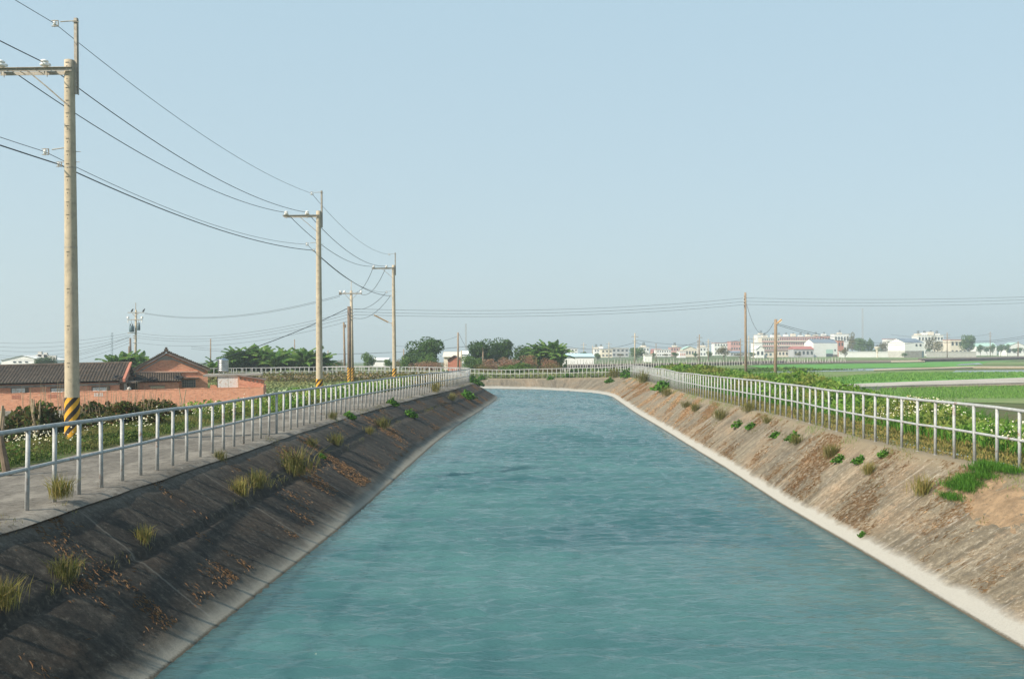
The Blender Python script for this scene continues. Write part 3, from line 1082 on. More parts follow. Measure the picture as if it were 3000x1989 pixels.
# long tiled house on the left
lh = house('farmhouse', 'long low brick farmhouse wing with dark tiled roof, left of the gabled house')
x1 = t_at(352, 2.5); xe = t_at(362, 2.2)
ez = z_at(300, 1116, 2.2) - LZ; rz_ = z_at(300, 1067, 5.0) - LZ
uvbox(lh, 'wall', M['brick'], -32, x1, 2.5, 8.0, -.5, ez - .12)
m = MB(); m.prism([(-32.2, 2.42), (x1 + .02, 2.42), (x1 + .02, 2.5), (-32.2, 2.5)], ez - .32, ez - .18)
m.obj('lintel_band', M['concrete_grey'], lh)
tile_roof(lh, -32.4, xe, 2.1, ez, 5.2, rz_)
m = MB(); m.add([(-32.4, 5.2, rz_), (xe, 5.2, rz_), (xe, 8.4, ez), (-32.4, 8.4, ez)], [(0, 1, 2, 3)])
m.obj('roof_back', M['tile'], lh)
m = MB(); m.tube([(-32.4, 5.2, rz_ + .05), (-10, 5.2, rz_ + .01), (0, 5.2, rz_ + .05), (xe, 5.2, rz_ + .06)], .12, 6)
m.obj('ridge', M['tile'], lh)
m = MB(); m.box(xe, xe + .16, 2.1, 5.2, 0, 0.01)
m = MB(); m.add([(xe, 2.1, ez - .1), (xe + .18, 2.1, ez - .1), (xe + .18, 5.2, rz_ - .1), (xe, 5.2, rz_ - .1), (xe, 2.1, ez + .13), (xe + .18, 2.1, ez + .13), (xe + .18, 5.2, rz_ + .13), (xe, 5.2, rz_ + .13)],
                [(0, 3, 2, 1), (4, 5, 6, 7), (0, 1, 5, 4), (1, 2, 6, 5), (2, 3, 7, 6), (3, 0, 4, 7)])
m.obj('verge_board', M['red_wall'], lh)
m = MB(); m.add([(x1, 2.6, 0), (x1, 8, 0), (x1, 8, ez), (x1, 5.2, rz_ - .1), (x1, 2.6, ez)], [(0, 1, 2, 3, 4)])
m.obj('end_gable', M['brick'], lh); set_uv(lh.children[-1])
for pa, pb in ((36, 75), (152, 190), (273, 314)):
    f = MB(); ta, tb = t_at(pa, 2.4), t_at(pb, 2.4)
    z0 = z_at(pa, 1151, 2.4) - LZ; z1 = z_at(pa, 1138, 2.4) - LZ
    if pa > 200: z0 += .06; z1 += .06
    f.box(ta - .07, tb + .22, 2.455, 2.495, z0 - .05, z1 + .09)
    w = f.obj('window', M['wood_dark'] if 'wood_dark' in M else M['bark'], lh)
    f = MB()
    nb = 4
    for i in range(nb):
        f.box(ta + (tb - ta) * i / nb + .004, ta + (tb - ta) * (i + 1) / nb - .004, 2.43, 2.452, z0, z1)
    f.obj('shutter_board', M['board_white'], w)
# dark lean-to between the wings
gp = house('side_passage', 'dark open passage with a concrete post between the two farmhouse wings', 'shelter')
xa, xb = x1 + .05, t_at(397, 3.2)
m = MB(); m.box(xa, xb + .3, 6.2, 6.4, 0, 2.0); m.obj('back_wall', M['bark'], gp)
m = MB(); m.box(xa - .1, xb + .2, 2.35, 6.2, 1.66, 1.76); m.obj('roof', M['pole_dark'], gp)
m = MB(); m.box(t_at(365, 2.6), t_at(374, 2.6), 2.5, 2.7, 0, 1.66); m.obj('post', M['concrete_grey'], gp)
m = MB(); m.lathe([(.02, 0), (.12, .04), (.16, .14), (.12, .24), (.02, .28)], (t_at(381, 2.3), 2.2, 1.1), 10); m.lathe([(.13, 0), (.13, 1.1)], (t_at(381, 2.3), 2.2, 0), 8)
m.obj('jar_stand', M['concrete_pale'], gp, True)

# gabled house: its ridge runs straight away from the viewer
SAVE = (O0, U, NRMW, ANG)
TILT = 0.0
GO = 2.6
U = Vector((.945, .327)).normalized(); NRMW = Vector((-U.y, U.x)); ANG = math.atan2(U.y, U.x)
_c = W(487, 1060, 77.5)
O0 = Vector((_c.x, _c.y)) - NRMW * GO
gh = house('farmhouse', 'gabled red brick farmhouse with ridge finial and a tiled lean-to on its face')
GO = 2.6
xl, xr, xm = t_at(395, GO), t_at(609, GO), t_at(487, GO)
zl = z_at(395, 1084, GO) - LZ; zr = z_at(609, 1090, GO) - LZ; za = z_at(487, 1036, GO) - LZ
ze = (zl + zr) / 2
m = MB()
m.add([(xl, GO, 0), (xr, GO, 0), (xr, GO, ze), (xm, GO, za), (xl, GO, ze), (xl, GO + 8, 0), (xr, GO + 8, 0), (xr, GO + 8, ze), (xm, GO + 8, za), (xl, GO + 8, ze)],
      [(0, 1, 2, 3, 4), (6, 5, 9, 8, 7), (1, 6, 7, 2), (5, 0, 4, 9), (2, 7, 8, 3), (3, 8, 9, 4), (0, 5, 6, 1)])
o = m.obj('wall', M['brick'], gh); set_uv(o)
def slab(parent, name, mat, p, q, y0, y1, th, up=0.0):
    """sloping slab from p=(x,z) to q=(x,z)"""
    d = Vector((q[0] - p[0], q[1] - p[1])).normalized(); n = Vector((-d.y, d.x))
    if n.y < 0: n = -n
    A = Vector(p) + n * up; B = Vector(q) + n * up
    m = MB()
    P = [A, B, B + n * th, A + n * th]
    m.add([(v.x, y0, v.y) for v in P] + [(v.x, y1, v.y) for v in P], [(0, 1, 2, 3), (7, 6, 5, 4), (0, 4, 5, 1), (1, 5, 6, 2), (2, 6, 7, 3), (3, 7, 4, 0)])
    return m.obj(name, mat, parent)
exl, exr = t_at(374, GO), t_at(614, GO)
zel = ze - (xl - exl) * (za - ze) / (xm - xl); zer = ze - (exr - xr) * (za - ze) / (xr - xm)
for side, (px_, pz_) in (('l', (exl, zel)), ('r', (exr, zer))):
    slab(gh, 'roof', M['tile'], (px_, pz_), (xm, za), GO - .16, GO + 8.2, .07, .10)
    slab(gh, 'verge', M['brown_roof'], (px_, pz_), (xm, za), GO - .26, GO + .02, .20, .03)
    slab(gh, 'cement_trim', M['concrete_grey'], (px_ + (.35 if side == 'l' else -.35), pz_ - .10 + (.12)), (xm, za - .20), GO - .05, GO - .003, .09, -.06)
    for k in range(22):      # verge tiles proud of the edge
        f = (k + .5) / 22
        cx = px_ + (xm - px_) * f; cz = pz_ + (za - pz_) * f
        mb = MB(); mb.box(cx - .07, cx + .07, GO - .32, GO + .3, cz + .21, cz + .29 + random.uniform(-.01, .02)); mb.obj('verge_tile', M['tile'], gh)
m = MB(); m.box(xm - .16, xm + .16, GO - .3, GO + .3, za + .12, za + .36); m.box(xm - .09, xm + .09, GO - .25, GO + .1, za + .36, za + .5); m.obj('finial', M['tile'], gh)
m = MB(); m.add([(xm - .75, GO - .008, za - .50), (xm + .75, GO - .008, za - .50), (xm + .30, GO - .008, za - .24), (xm, GO - .008, za - .14), (xm - .30, GO - .008, za - .24), (xm - .75, GO, za - .50)], [(0, 1, 2, 3, 4)])
m.obj('plaster_patch', M['concrete_grey'], gh)
# string course
s0x, s1x = t_at(397, GO), t_at(580, GO)
zs = z_at(480, 1089, GO) - LZ
m = MB(); m.box(s0x, s1x, GO - .10, GO - .002, zs - .05, zs + .04); m.obj('string_course', M['brick'], gh); set_uv(gh.children[-1])
# lean-to
LO = 1.1
lx0, lx1 = t_at(400, LO), t_at(530, LO)
lze = z_at(465, 1118, LO) - LZ; lzr = zs - .08
uvbox(gh, 'lean_to_wall', M['brick'], lx0 + .12, lx1 - .12, LO + .2, GO - .01, 0, lze - .06)
tile_roof(gh, lx0 - .05, lx1 + .05, LO, lze, GO - .02, lzr, 'lean_to_roof', .17, .2)
wz0, wz1 = z_at(460, 1137, LO + .2) - LZ, z_at(460, 1131, LO + .2) - LZ
m = MB(); m.box(t_at(441, LO + .2), t_at(483, LO + .2), LO + .15, LO + .195, wz0, wz1); m.obj('window_board', M['board_cream'], gh)
m = MB(); m.box(t_at(436, LO + .2), t_at(484, LO + .2), LO + .13, LO + .198, wz1, wz1 + .07); m.obj('lintel', M['pole_dark'], gh)
# barred window
bx0, bx1 = t_at(534, GO), t_at(573, GO)
bz0, bz1 = z_at(550, 1134, GO) - LZ, z_at(550, 1112, GO) - LZ
m = MB(); m.box(bx0, bx1, GO - .02, GO - .004, bz0, bz1); w = m.obj('window', M['glass_dark'], gh)
m = MB()
for i in range(7):
    x = bx0 + (bx1 - bx0) * i / 6; m.box(x - .012, x + .012, GO - .075, GO - .05, bz0, bz1)
for i in range(4):
    z = bz0 + (bz1 - bz0) * i / 3; m.box(bx0, bx1, GO - .049, GO - .03, z - .012, z + .012)
m.obj('window_bars', M['steel_rust'], w)
m = MB(); m.box(bx0 - .15, bx1 + .25, GO - .5, GO - .003, bz1 + .12, bz1 + .19); m.obj('window_canopy', M['brown_roof'], gh)

FRAME_G = (O0, U, NRMW, ANG)
# tyres weighing down the roofs
def tyre_mesh():
    mb = MB(); n, k = 18, 8
    for i in range(n):
        a = 2 * math.pi * i / n
        for j in range(k):
            b = 2 * math.pi * j / k
            r = .25 + .075 * math.cos(b)
            mb.v.append((r * math.cos(a), r * math.sin(a), .08 + .08 * math.sin(b)))
    for i in range(n):
        for j in range(k):
            mb.f.append((i * k + j, ((i + 1) % n) * k + j, ((i + 1) % n) * k + (j + 1) % k, i * k + (j + 1) % k))
    return mb.mesh('tyre', M['tyre'], True)
tyme = tyre_mesh()
for px, off, pz, lab in ((347, 2.5, ez + .14, 'old black tyre on the right end of the long tiled roof'), (404, LO + .25, lze + .10, 'old black tyre at the left end of the lean-to roof'),
                         (448, LO + .25, lze + .10, 'old black tyre in the middle of the lean-to roof'), (524, LO + .45, lze + .2, 'old black tyre at the right end of the lean-to roof')):
    O0, U, NRMW, ANG = SAVE if px < 360 else FRAME_G
    t = t_at(px, off); p = O0 + NRMW * off + U * t
    o = mobj('tyre', tyme, None, (p.x, p.y, LZ + pz + (.021 * t if px < 360 else 0)), (math.radians(20), 0, ANG), 1.05)
    tag(o, lab, 'tyre', 'tyres weighing down the farmhouse roofs')

# flat-roofed shed on the right
O0, U, NRMW, ANG = SAVE
TILT = .021
sh = house('shed', 'flat roofed open shed with two white panels right of the gabled house', 'shed')
SO = 1.6
sx0, sx1 = t_at(611, SO), t_at(770, SO)
sz = z_at(690, 1097, SO) - LZ
m = MB(); m.box(sx0 - .3, sx1, SO - .3, SO + 2.6, sz - .11, sz + .03); m.obj('roof_slab', M['concrete_grey'], sh)
for a, b in ((640, 670), (671, 699)):
    m = MB(); m.box(t_at(a, SO - .2), t_at(b, SO - .2), SO - .22, SO - .16, 0, sz - .12); m.obj('wall_panel', M['board_white'], sh)
m = MB(); m.box(t_at(637, SO), t_at(640, SO), SO + .3, SO + .45, 0, sz - .11); m.obj('post', M['pole_wood'], sh)
uvbox(sh, 'low_wall', M['brick'], sx0 + .1, t_at(638, SO), SO + .6, SO + .8, 0, 1.35)
bs = house('brick_shed', 'small broken brick outbuilding with a sloping roof at the right end of the wall', 'shed')
ax0, ax1 = t_at(700, .9), t_at(774, .9)
za0 = z_at(702, 1101, .9) - LZ; za1 = z_at(772, 1114, .9) - LZ
m = MB(); m.add([(ax0, .9, 0), (ax1, .9, 0), (ax1, .9, za1), (ax0, .9, za0), (ax0, 3.0, 0), (ax1, 3.0, 0), (ax1, 3.0, za1), (ax0, 3.0, za0)],
                [(0, 1, 2, 3), (5, 4, 7, 6), (1, 5, 6, 2), (4, 0, 3, 7), (3, 2, 6, 7), (0, 4, 5, 1)])
o = m.obj('wall', M['brick'], bs); set_uv(o)
slab(bs, 'roof', M['brown_roof'], (ax0 - .1, za0 + .02), (ax1 + .15, za1 + .0), .75, 3.1, .06, .0)
for k in range(6):
    f = (k + .5) / 6; cx = ax0 + (ax1 - ax0) * f; cz = za0 + (za1 - za0) * f
    mb = MB(); mb.box(cx - .06, cx + .06, .86, .9 - .003, cz - .22, cz - .12); mb.obj('gap_in_bricks', M['pole_dark'], bs)

# stainless water tank on the shed roof
tt = t_at(654, SO + 1.2); p = O0 + NRMW * (SO + 1.2) + U * tt
tk = thing('water_tank', (p.x, p.y, LZ + sz + .03 + TILT * tt), 'ribbed stainless steel water tank standing on the shed roof', 'water tank')
prof = [(.05, .14), (.36, .16)]
for i in range(6):
    prof += [(.375, .20 + i * .145), (.40, .235 + i * .145), (.40, .285 + i * .145), (.375, .32 + i * .145)]
prof += [(.33, 1.10), (.14, 1.16), (.14, 1.20), (.02, 1.21)]
m = MB(); m.lathe(prof, (0, 0, 0), 24); m.obj('tank', M['stainless'], tk, True)
m = MB()
for a in range(4):
    m.tube([(.3 * math.cos(a * 1.57 + .7), .3 * math.sin(a * 1.57 + .7), 0), (.3 * math.cos(a * 1.57 + .7), .3 * math.sin(a * 1.57 + .7), .16)], .025, 6)
m.obj('stand', M['steel_rust'], tk)

# ------------------------------------------------------------------ utility poles along the road
def pole_stripes(parent, r0, r1, H, z0, z1, turns, lean, n=24):
    """diagonal yellow and black bands of paint wrapped round the foot"""
    A, per, climb = 28, .30, 1.2
    m0 = int(math.floor((z0 - climb) / per)) - 1
    m1 = int(math.ceil(z1 / per)) + 1
    for colr in ('black_paint', 'yellow_paint'):
        for m_ in range(m0, m1):
            mb = MB()
            zb = m_ * per + (.15 if colr == 'yellow_paint' else 0)
            for j in range(A):
                q = []
                for dj, up in ((0, 0), (1, 0), (1, 1), (0, 1)):
                    z = zb + (j + dj) / A * climb + up * .15
                    zz = min(max(z, z0), z1)
                    rr = r0 + (r1 - r0) * zz / H + .006
                    a = 2 * math.pi * (j + dj) / A + math.pi / 2
                    q.append((rr * math.cos(a), rr * math.sin(a), zz))
                if max(p[2] for p in q) - min(p[2] for p in q) < 1e-5: continue
                if abs(q[0][2] - q[3][2]) < 1e-6 and abs(q[1][2] - q[2][2]) < 1e-6: continue
                base = len(mb.v)
                mb.add(q, [(0, 1, 2, 3)])
            if mb.f:
                o = mb.obj('black_stripe' if colr == 'black_paint' else 'yellow_stripe', M[colr], parent)

def spool(parent, name, x, y, z, s=1.0):
    m = MB(); m.lathe([(.028 * s, -.045 * s), (.045 * s, -.03 * s), (.03 * s, 0), (.045 * s, .03 * s), (.028 * s, .045 * s)], (x, y, z), 10)
    o = m.obj(name, M['porcelain'], parent, True)
    m = MB(); m.box(x - .07 * s, x + .09 * s, y - .02 * s, y + .02 * s, z + .06 * s, z + .075 * s); m.box(x - .07 * s, x + .09 * s, y - .02 * s, y + .02 * s, z - .075 * s, z - .06 * s)
    m.box(x + .08 * s, x + .092 * s, y - .02 * s, y + .02 * s, z - .075 * s, z + .075 * s)
    m.tube([(x, y, z - .09 * s), (x, y, z + .09 * s)], .008 * s, 6)
    m.obj('clevis', M['steel_rust'], parent)

def pin_insulator(parent, x, y, z, s=1.0):
    m = MB(); m.lathe([(.03 * s, .0), (.10 * s, .015 * s), (.115 * s, .05 * s), (.08 * s, .085 * s), (.07 * s, .10 * s), (.10 * s, .115 * s), (.095 * s, .15 * s), (.05 * s, .175 * s), (.02 * s, .18 * s)], (x, y, z + .06), 14)
    m.obj('insulator', M['porcelain'], parent, True)
    m = MB(); m.tube([(x, y, z - .12), (x, y, z + .07)], .011, 6); m.obj('insulator_pin', M['steel_rust'], parent)

ROAD_POLES = []
def road_pole(px, Y, base_z, lean, label, detail):
    p = W(px, 1026, Y)
    t = thing('utility_pole', (p.x, Y, base_z), label, 'utility pole', 'striped concrete poles along the road')
    H = 9.29 - base_z
    r0, r1 = .178, .118
    t.rotation_euler = (0, lean, 0)
    m = MB()
    m.lathe([(r0 + .01, -1.2)] + [(r0 + (r1 - r0) * k / 24, H * k / 24) for k in range(25)] + [(r1 - .03, H + .01)], (0, 0, 0), 28)
    m.obj('shaft', M['pole_concrete'], t, True)
    z0 = -0.25; z1 = 1.05 - base_z if Y < 40 else (.74 - base_z if Y < 60 else .68 - base_z)
    pole_stripes(t, r0, r1, H, -.25, z1, 1.15, 0)
    # step holes
    m = MB()
    k = 0
    z = 1.9
    while z < H - .1:
        a = math.radians(-95)
        rr = r0 + (r1 - r0) * z / H
        m.lathe([(.016, 0), (.016, .004)], (0, 0, 0), 6) if False else None
        cx, cy = (rr + .001) * math.cos(a), (rr + .001) * math.sin(a)
        m.add([(cx - .012, cy, z - .012), (cx + .012, cy, z - .012), (cx + .012, cy, z + .012), (cx - .012, cy, z + .012)], [(0, 1, 2, 3)])
        m.box(cx - .035, cx + .035, cy - .006, cy + .03, z + .085, z + .095)
        z += .31 if z > 5 else .9
    o = m.obj('step_holes', M['wire'], t); tag(o, kind='stuff')
    ra = r1 + .01
    za = 9.03 - base_z
    # crossarm pair
    for sgn in (-1, 1):
        y = sgn * (ra + .045)
        m = MB(); m.box(-1.78, .13, y - .006, y + .006, za - .045, za + .045); m.box(-1.78, .13, y, y + sgn * .05 if sgn > 0 else y + .001, za + .039, za + .045) if sgn > 0 else m.box(-1.78, .13, y - .05, y, za + .033, za + .045)
        m.obj('crossarm', M['steel_rust'], t)
        for xx in (-.58, -1.64):
            pin_insulator(t, xx + (.03 if sgn < 0 else -.03), sgn * .13, za + .02, .95)
    m = MB()
    for xx in (.02, -.75, -1.2): m.tube([(xx, -ra - .075, za), (xx, ra + .075, za)], .009, 6)
    m.obj('arm_bolt', M['steel_rust'], t)
    zb = 8.15 - base_z
    rb = r0 + (r1 - r0) * zb / H
    m = MB()
    m.tube([(-.95, -ra - .03, za - .03), (-.5, -ra - .035, (za + zb) / 2 + .03), (.02, -rb - .012, zb)], .018, 6)
    m.obj('arm_brace', M['steel_rust'], t)
    # spike bar
    m = MB(); m.box(.118, .20, -.012, .0, 8.45 - base_z, 10.33 - base_z); m.box(.19, .20, -.012, .075, 8.45 - base_z, 10.33 - base_z); m.obj('top_bar', M['steel_rust'], t)
    ztop = 10.25 - base_z
    m = MB(); m.tube([(-.20, -.03, ztop - .02), (.17, -.03, ztop)], .013, 6); m.tube([(.1, -.03, ztop - .03), (.26, -.03, ztop - .03)], .008, 6); m.obj('top_bracket', M['steel_rust'], t)
    spool(t, 'insulator', -.34, -.03, ztop - .06)
    LOW = .55 if 40 < Y < 60 else 0.0
    z2 = 7.10 + LOW - base_z
    m = MB(); m.tube([(-.43, -.03, z2 - .0), (.0, -.03, z2 + .06)], .013, 6); m.obj('bracket', M['steel_rust'], t)
    spool(t, 'insulator', -.60, -.03, z2 - .05)
    z3 = 6.74 + LOW - base_z
    m = MB(); m.tube([(-.21, -.03, z3 + .05), (.24, -.03, z3 + .05)], .008, 6); m.obj('bracket', M['steel_rust'], t)
    spool(t, 'insulator', -.27, -.03, z3, .8)
    m = MB(); m.tube([(.1, 0, z2 - .05), (.26, 0, z2 - .05)], .008, 6); m.obj('bolt', M['steel_rust'], t)
    if detail:
        for zc in (H - 2.65, H - 4.6):
            rr = r0 + (r1 - r0) * zc / H
            m = MB(); m.lathe([(rr + .004, 0), (rr + .004, .03)], (0, 0, zc), 24); m.obj('band', M['steel_rust'], t)
    Mx = Matrix.Rotation(lean, 4, 'Y')
    def at(x, z): return Vector((p.x, Y, base_z)) + (Mx @ Vector((x, 0, z - base_z)))
    d = dict(top=at(-.34, 10.19), a=at(-.58, 9.22), b=at(-1.64, 9.22), c=at(-.60, 7.05 + LOW), d=at(-.27, 6.74 + LOW), t=t, at=at)
    ROAD_POLES.append(d)
    return d

P1 = road_pole(214, 24.3, -.10, math.radians(-.75), 'thick concrete utility pole nearest the camera with yellow and black foot', True)
P2 = road_pole(936.5, 50.7, -.28, math.radians(-.45), 'second concrete utility pole with striped foot, beyond the brick shed end', False)
P3 = road_pole(1156, 83.0, -.50, math.radians(-.65), 'third striped concrete pole carrying the long slanted street lamp', False)
Mx_ = Matrix.Rotation(0, 4, 'Y')
P0 = {k: P1[k] + Vector((-.75, -28.5, .1)) for k in ('top', 'a', 'b', 'c', 'd')}

# street lamp on the third pole
lt = thing('street_lamp', tuple(P3['at'](0, 4.54)), 'long rusty orange batten lamp slanting from the third road pole', 'street lamp')
def rel(px, py, Y, t): return W(px, py, Y) - Vector(t.location)
a_, b_ = rel(1137, 944, 82.8, lt), rel(1096, 923, 82.4, lt)
m = MB(); m.tube([a_, b_], [.055, .055], 4); m.obj('lamp_housing', M['lamp_orange'], lt)
m = MB(); m.tube([a_ + Vector((0, 0, -.06)), b_ + Vector((0, 0, -.06))], .022, 6); m.obj('lamp_tube', M['porcelain'], lt)
m = MB(); m.tube([rel(1152, 949, 83, lt), a_ + Vector((-.15, 0, .06))], .02, 6); m.box(-.17, -.1, -.04, .04, -.35, .0); m.obj('bracket', M['lamp_orange'], lt)

# ------------------------------------------------------------------ wires
def wire(name, a, b, sag, r, label, mat='wire', n=22, group='overhead wires'):
    mb = MB()
    pts = []
    for i in range(n + 1):
        t = i / n
        p = Vector(a).lerp(Vector(b), t)
        p.z -= 4 * sag * t * (1 - t)
        pts.append(p)
    mb.tube(pts, r, 5, False)
    o = mb.obj(name, M[mat])
    return tag(o, label, 'wire', group)

nm = {'top': ('thin top wire', .008, .40), 'a': ('inner crossarm wire', .013, .45), 'b': ('outer crossarm wire', .013, .45), 'c': ('thin lower wire', .008, .40), 'd': ('thick lowest cable', .016, .33)}
for (A, B, wh) in ((P0, P1, 'coming from behind the camera to the nearest pole'), (P1, P2, 'sagging from the nearest pole to the second pole'), (P2, P3, 'running from the second to the third road pole')):
    for k, (n_, r_, sg) in nm.items():
        sag = sg * {'c': 1.0}.get(k, 1) * (1.25 if A is P1 else (1.7 if A is P2 else .8))
        if A is P1 and k in ('a', 'b'): sag *= 1.15
        wire('wire', A[k], B[k], sag, r_ if A is not P2 else r_ * 1.25, f'{n_} {wh}')

# pole 4 with double-sided crossarm and its dark neighbour
def simple_pole(name, px, Y, base_z, top_py, r0, r1, mat, label, lean_px=0, cat='utility pole', group=None):
    p = W(px, 1026, Y)
    tz = W(px, top_py, Y).z
    t = thing(name, (p.x, Y, base_z), label, cat, group)
    H = tz - base_z
    lean = lean_px / FPX * Y
    m = MB(); m.tube([(0, 0, 0), (lean * .5, 0, H * .5), (lean, 0, H)], [r0, (r0 + r1) / 2, r1], 12)
    m.obj('shaft', mat, t, True)
    return t, H
p4, H4 = simple_pole('utility_pole', 1032.5, 93, -.75, 852, .17, .12, M['pole_concrete'], 'concrete pole behind the dark stub pole, with white insulators on its crossarm', -4)
pole_stripes(p4, .17, .16, 9, .05, 1.35, 1.15, 0)
za = W(1029, 860, 93).z + .75
lx = -4 / FPX * 93
for y in (-.16, .16):
    m = MB(); m.box(-1.12 + lx, .98 + lx, y - .02, y + .02, za - .045, za + .045); m.obj('crossarm', M['steel_rust'], p4)
for xx in (-1.0, -.62, .93): pin_insulator(p4, xx + lx, 0, za + .02, 1.1)
m = MB(); m.box(-1.12 + lx, -.9 + lx, -.1, .1, za - .12, za + .16); m.obj('cable_end_box', M['wire'], p4)
m = MB(); m.box(lx - .035, lx + .035, -.02, .05, H4 - .6, H4 + .9); m.obj('top_bar', M['concrete_pale'], p4)
m = MB(); m.tube([(lx - .6, -.17, za), (lx, -.17, za - .7)], .02, 5); m.tube([(lx + .6, -.17, za), (lx, -.17, za - .7)], .02, 5); m.obj('arm_brace', M['steel_rust'], p4)
m = MB()
for k, pyy in enumerate((905, 916, 925, 935)):
    zz = W(1029, pyy, 93).z + .75
    m.tube([(lx - .28, -.2, zz), (lx + .3, -.2, zz)], .03, 5)
m.obj('line_brackets', M['steel_rust'], p4)
p5, H5 = simple_pole('utility_pole', 1023.5, 91.5, -.75, 898, .18, .16, M['pole_dark'], 'dark brown stub pole with striped foot, just in front of the crossarm pole', -1)
pole_stripes(p5, .18, .175, 9, .05, 1.35, 1.15, 0)
p6, H6 = simple_pole('utility_pole', 1011, 125, -1.2, 944, .16, .11, M['pole_wood'], 'slim weathered pole left of the striped pair, beyond the far railing', -4)
m = MB(); m.box(-.25, .1, -.1, .1, H6 - .7, H6 - .3); m.obj('bracket', M['pole_dark'], p6)

pz = lambda px, py, Y: W(px, py, Y)
wire('wire', P3['b'], pz(1043, 857, 93), .5, .02, 'left drop wire from the third pole crossarm to the crossarm pole')
wire('wire', P3['a'], pz(1058, 862, 93), .8, .02, 'right drop wire from the third pole crossarm to the crossarm pole')
wire('wire', P3['c'], pz(1036, 905, 93), .5, .018, 'upper slack service wire from the third pole down to the crossarm pole')
wire('wire', P3['d'], pz(1036, 931, 93), .7, .018, 'lower slack service wire from the third pole down to the crossarm pole')
wire('cable', pz(1017, 904, 91.5), pz(580, 1070, 76), .35, .032, 'thick black cable slanting down from the dark stub pole to the gabled house', group=None)

# transformer pole behind the farmhouse
TY = 128
tp, HT = simple_pole('utility_pole', 397, TY, -1.25, 908, .16, .13, M['pole_concrete'], 'pale transformer pole rising behind the gap between the farmhouse roofs', 1)
def zt(py): return W(397, py, TY).z + 1.25
S_ = TY / FPX
m = MB(); m.box(-.04, .04, -.02, .03, HT - .6, zt(887)); m.obj('top_bar', M['steel_rust'], tp)
m = MB(); m.box(-22 * S_, 26 * S_, -.2, -.12, zt(917), zt(915)); m.obj('crossarm', M['steel_rust'], tp)
m = MB(); m.tube([(-9 * S_, -.16, zt(918)), (0, -.16, zt(927))], .03, 5); m.tube([(9 * S_, -.16, zt(918)), (0, -.16, zt(927))], .03, 5); m.obj('arm_brace', M['steel_rust'], tp)
m = MB(); m.box(-22 * S_, 21 * S_, -.2, -.1, zt(938), zt(936)); m.obj('crossarm', M['steel_rust'], tp)
for xx in (-21, 20):
    pin_insulator(tp, xx * S_, -.15, zt(935), 1.6)
    m = MB(); m.tube([(xx * S_, -.15, zt(937)), ((xx - .5) * S_, -.15, zt(946))], .05, 6); m.obj('fuse', M['porcelain'], tp)
for x0, x1, y0, y1 in ((-17, -3, 955, 973), (7, 16, 952, 968)):
    m = MB(); cx = (x0 + x1) / 2 * S_; r = (x1 - x0) / 2 * S_
    m.lathe([(r * .8, zt(y1)), (r, zt(y1) + .05), (r, zt(y0) - .05), (r * .85, zt(y0)), (r * .3, zt(y0) + .08)], (cx, -.3 if x0 > 0 else -.2, 0), 14)
    tr = m.obj('transformer', M['transformer'], tp, True)
    m = MB()
    for q in (-.5, .5): m.lathe([(.06, 0), (.08, .08), (.05, .16), (.07, .24), (.02, .3)], (cx + q * r, -.25, zt(y0) - .03), 8)
    m.obj('bushing', M['tyre'], tr, True)
    m = MB(); m.tube([(cx, -.25, zt(y0) + .2), (cx - .05, -.2, zt(938))], .02, 5); m.obj('jumper', M['wire'], tr)
m = MB(); m.box(-22 * S_, 2 * S_, -.2, -.12, zt(977), zt(975)); m.obj('crossarm', M['steel_rust'], tp)
m = MB()
for py in (984, 990, 1004): m.tube([(-6 * S_, -.2, zt(py)), (5 * S_, -.2, zt(py))], .05, 5)
m.obj('line_brackets', M['steel_rust'], tp)
# birds on its crossarm
for px, lab in ((386.5, 'small black bird perched on the left of the transformer pole crossarm'), (420.5, 'small black bird perched on the right end of the transformer pole crossarm')):
    p = W(px, 915, TY - .16)
    m = MB(); m.tube([(-.16, 0, .06), (-.05, 0, .13), (.04, 0, .26), (.10, 0, .36), (.13, 0, .42), (.22, 0, .42)], [.03, .09, .11, .07, .07, .01], 8)
    m.tube([(0, 0, -.02), (0.02, 0, .15)], .015, 4)
    tag(m.obj('bird', M['bird'], None, True, p), lab, 'bird')
for px, top, dy, lab in ((380.5, 990, 150, 'taller of two dark stub poles left of the transformer pole'), (377.5, 1014, 146, 'shorter of two dark stub poles left of the transformer pole')):
    simple_pole('utility_pole', px + 3, dy, -1.25, top, .17, .14, M['pole_dark'], lab, -2)

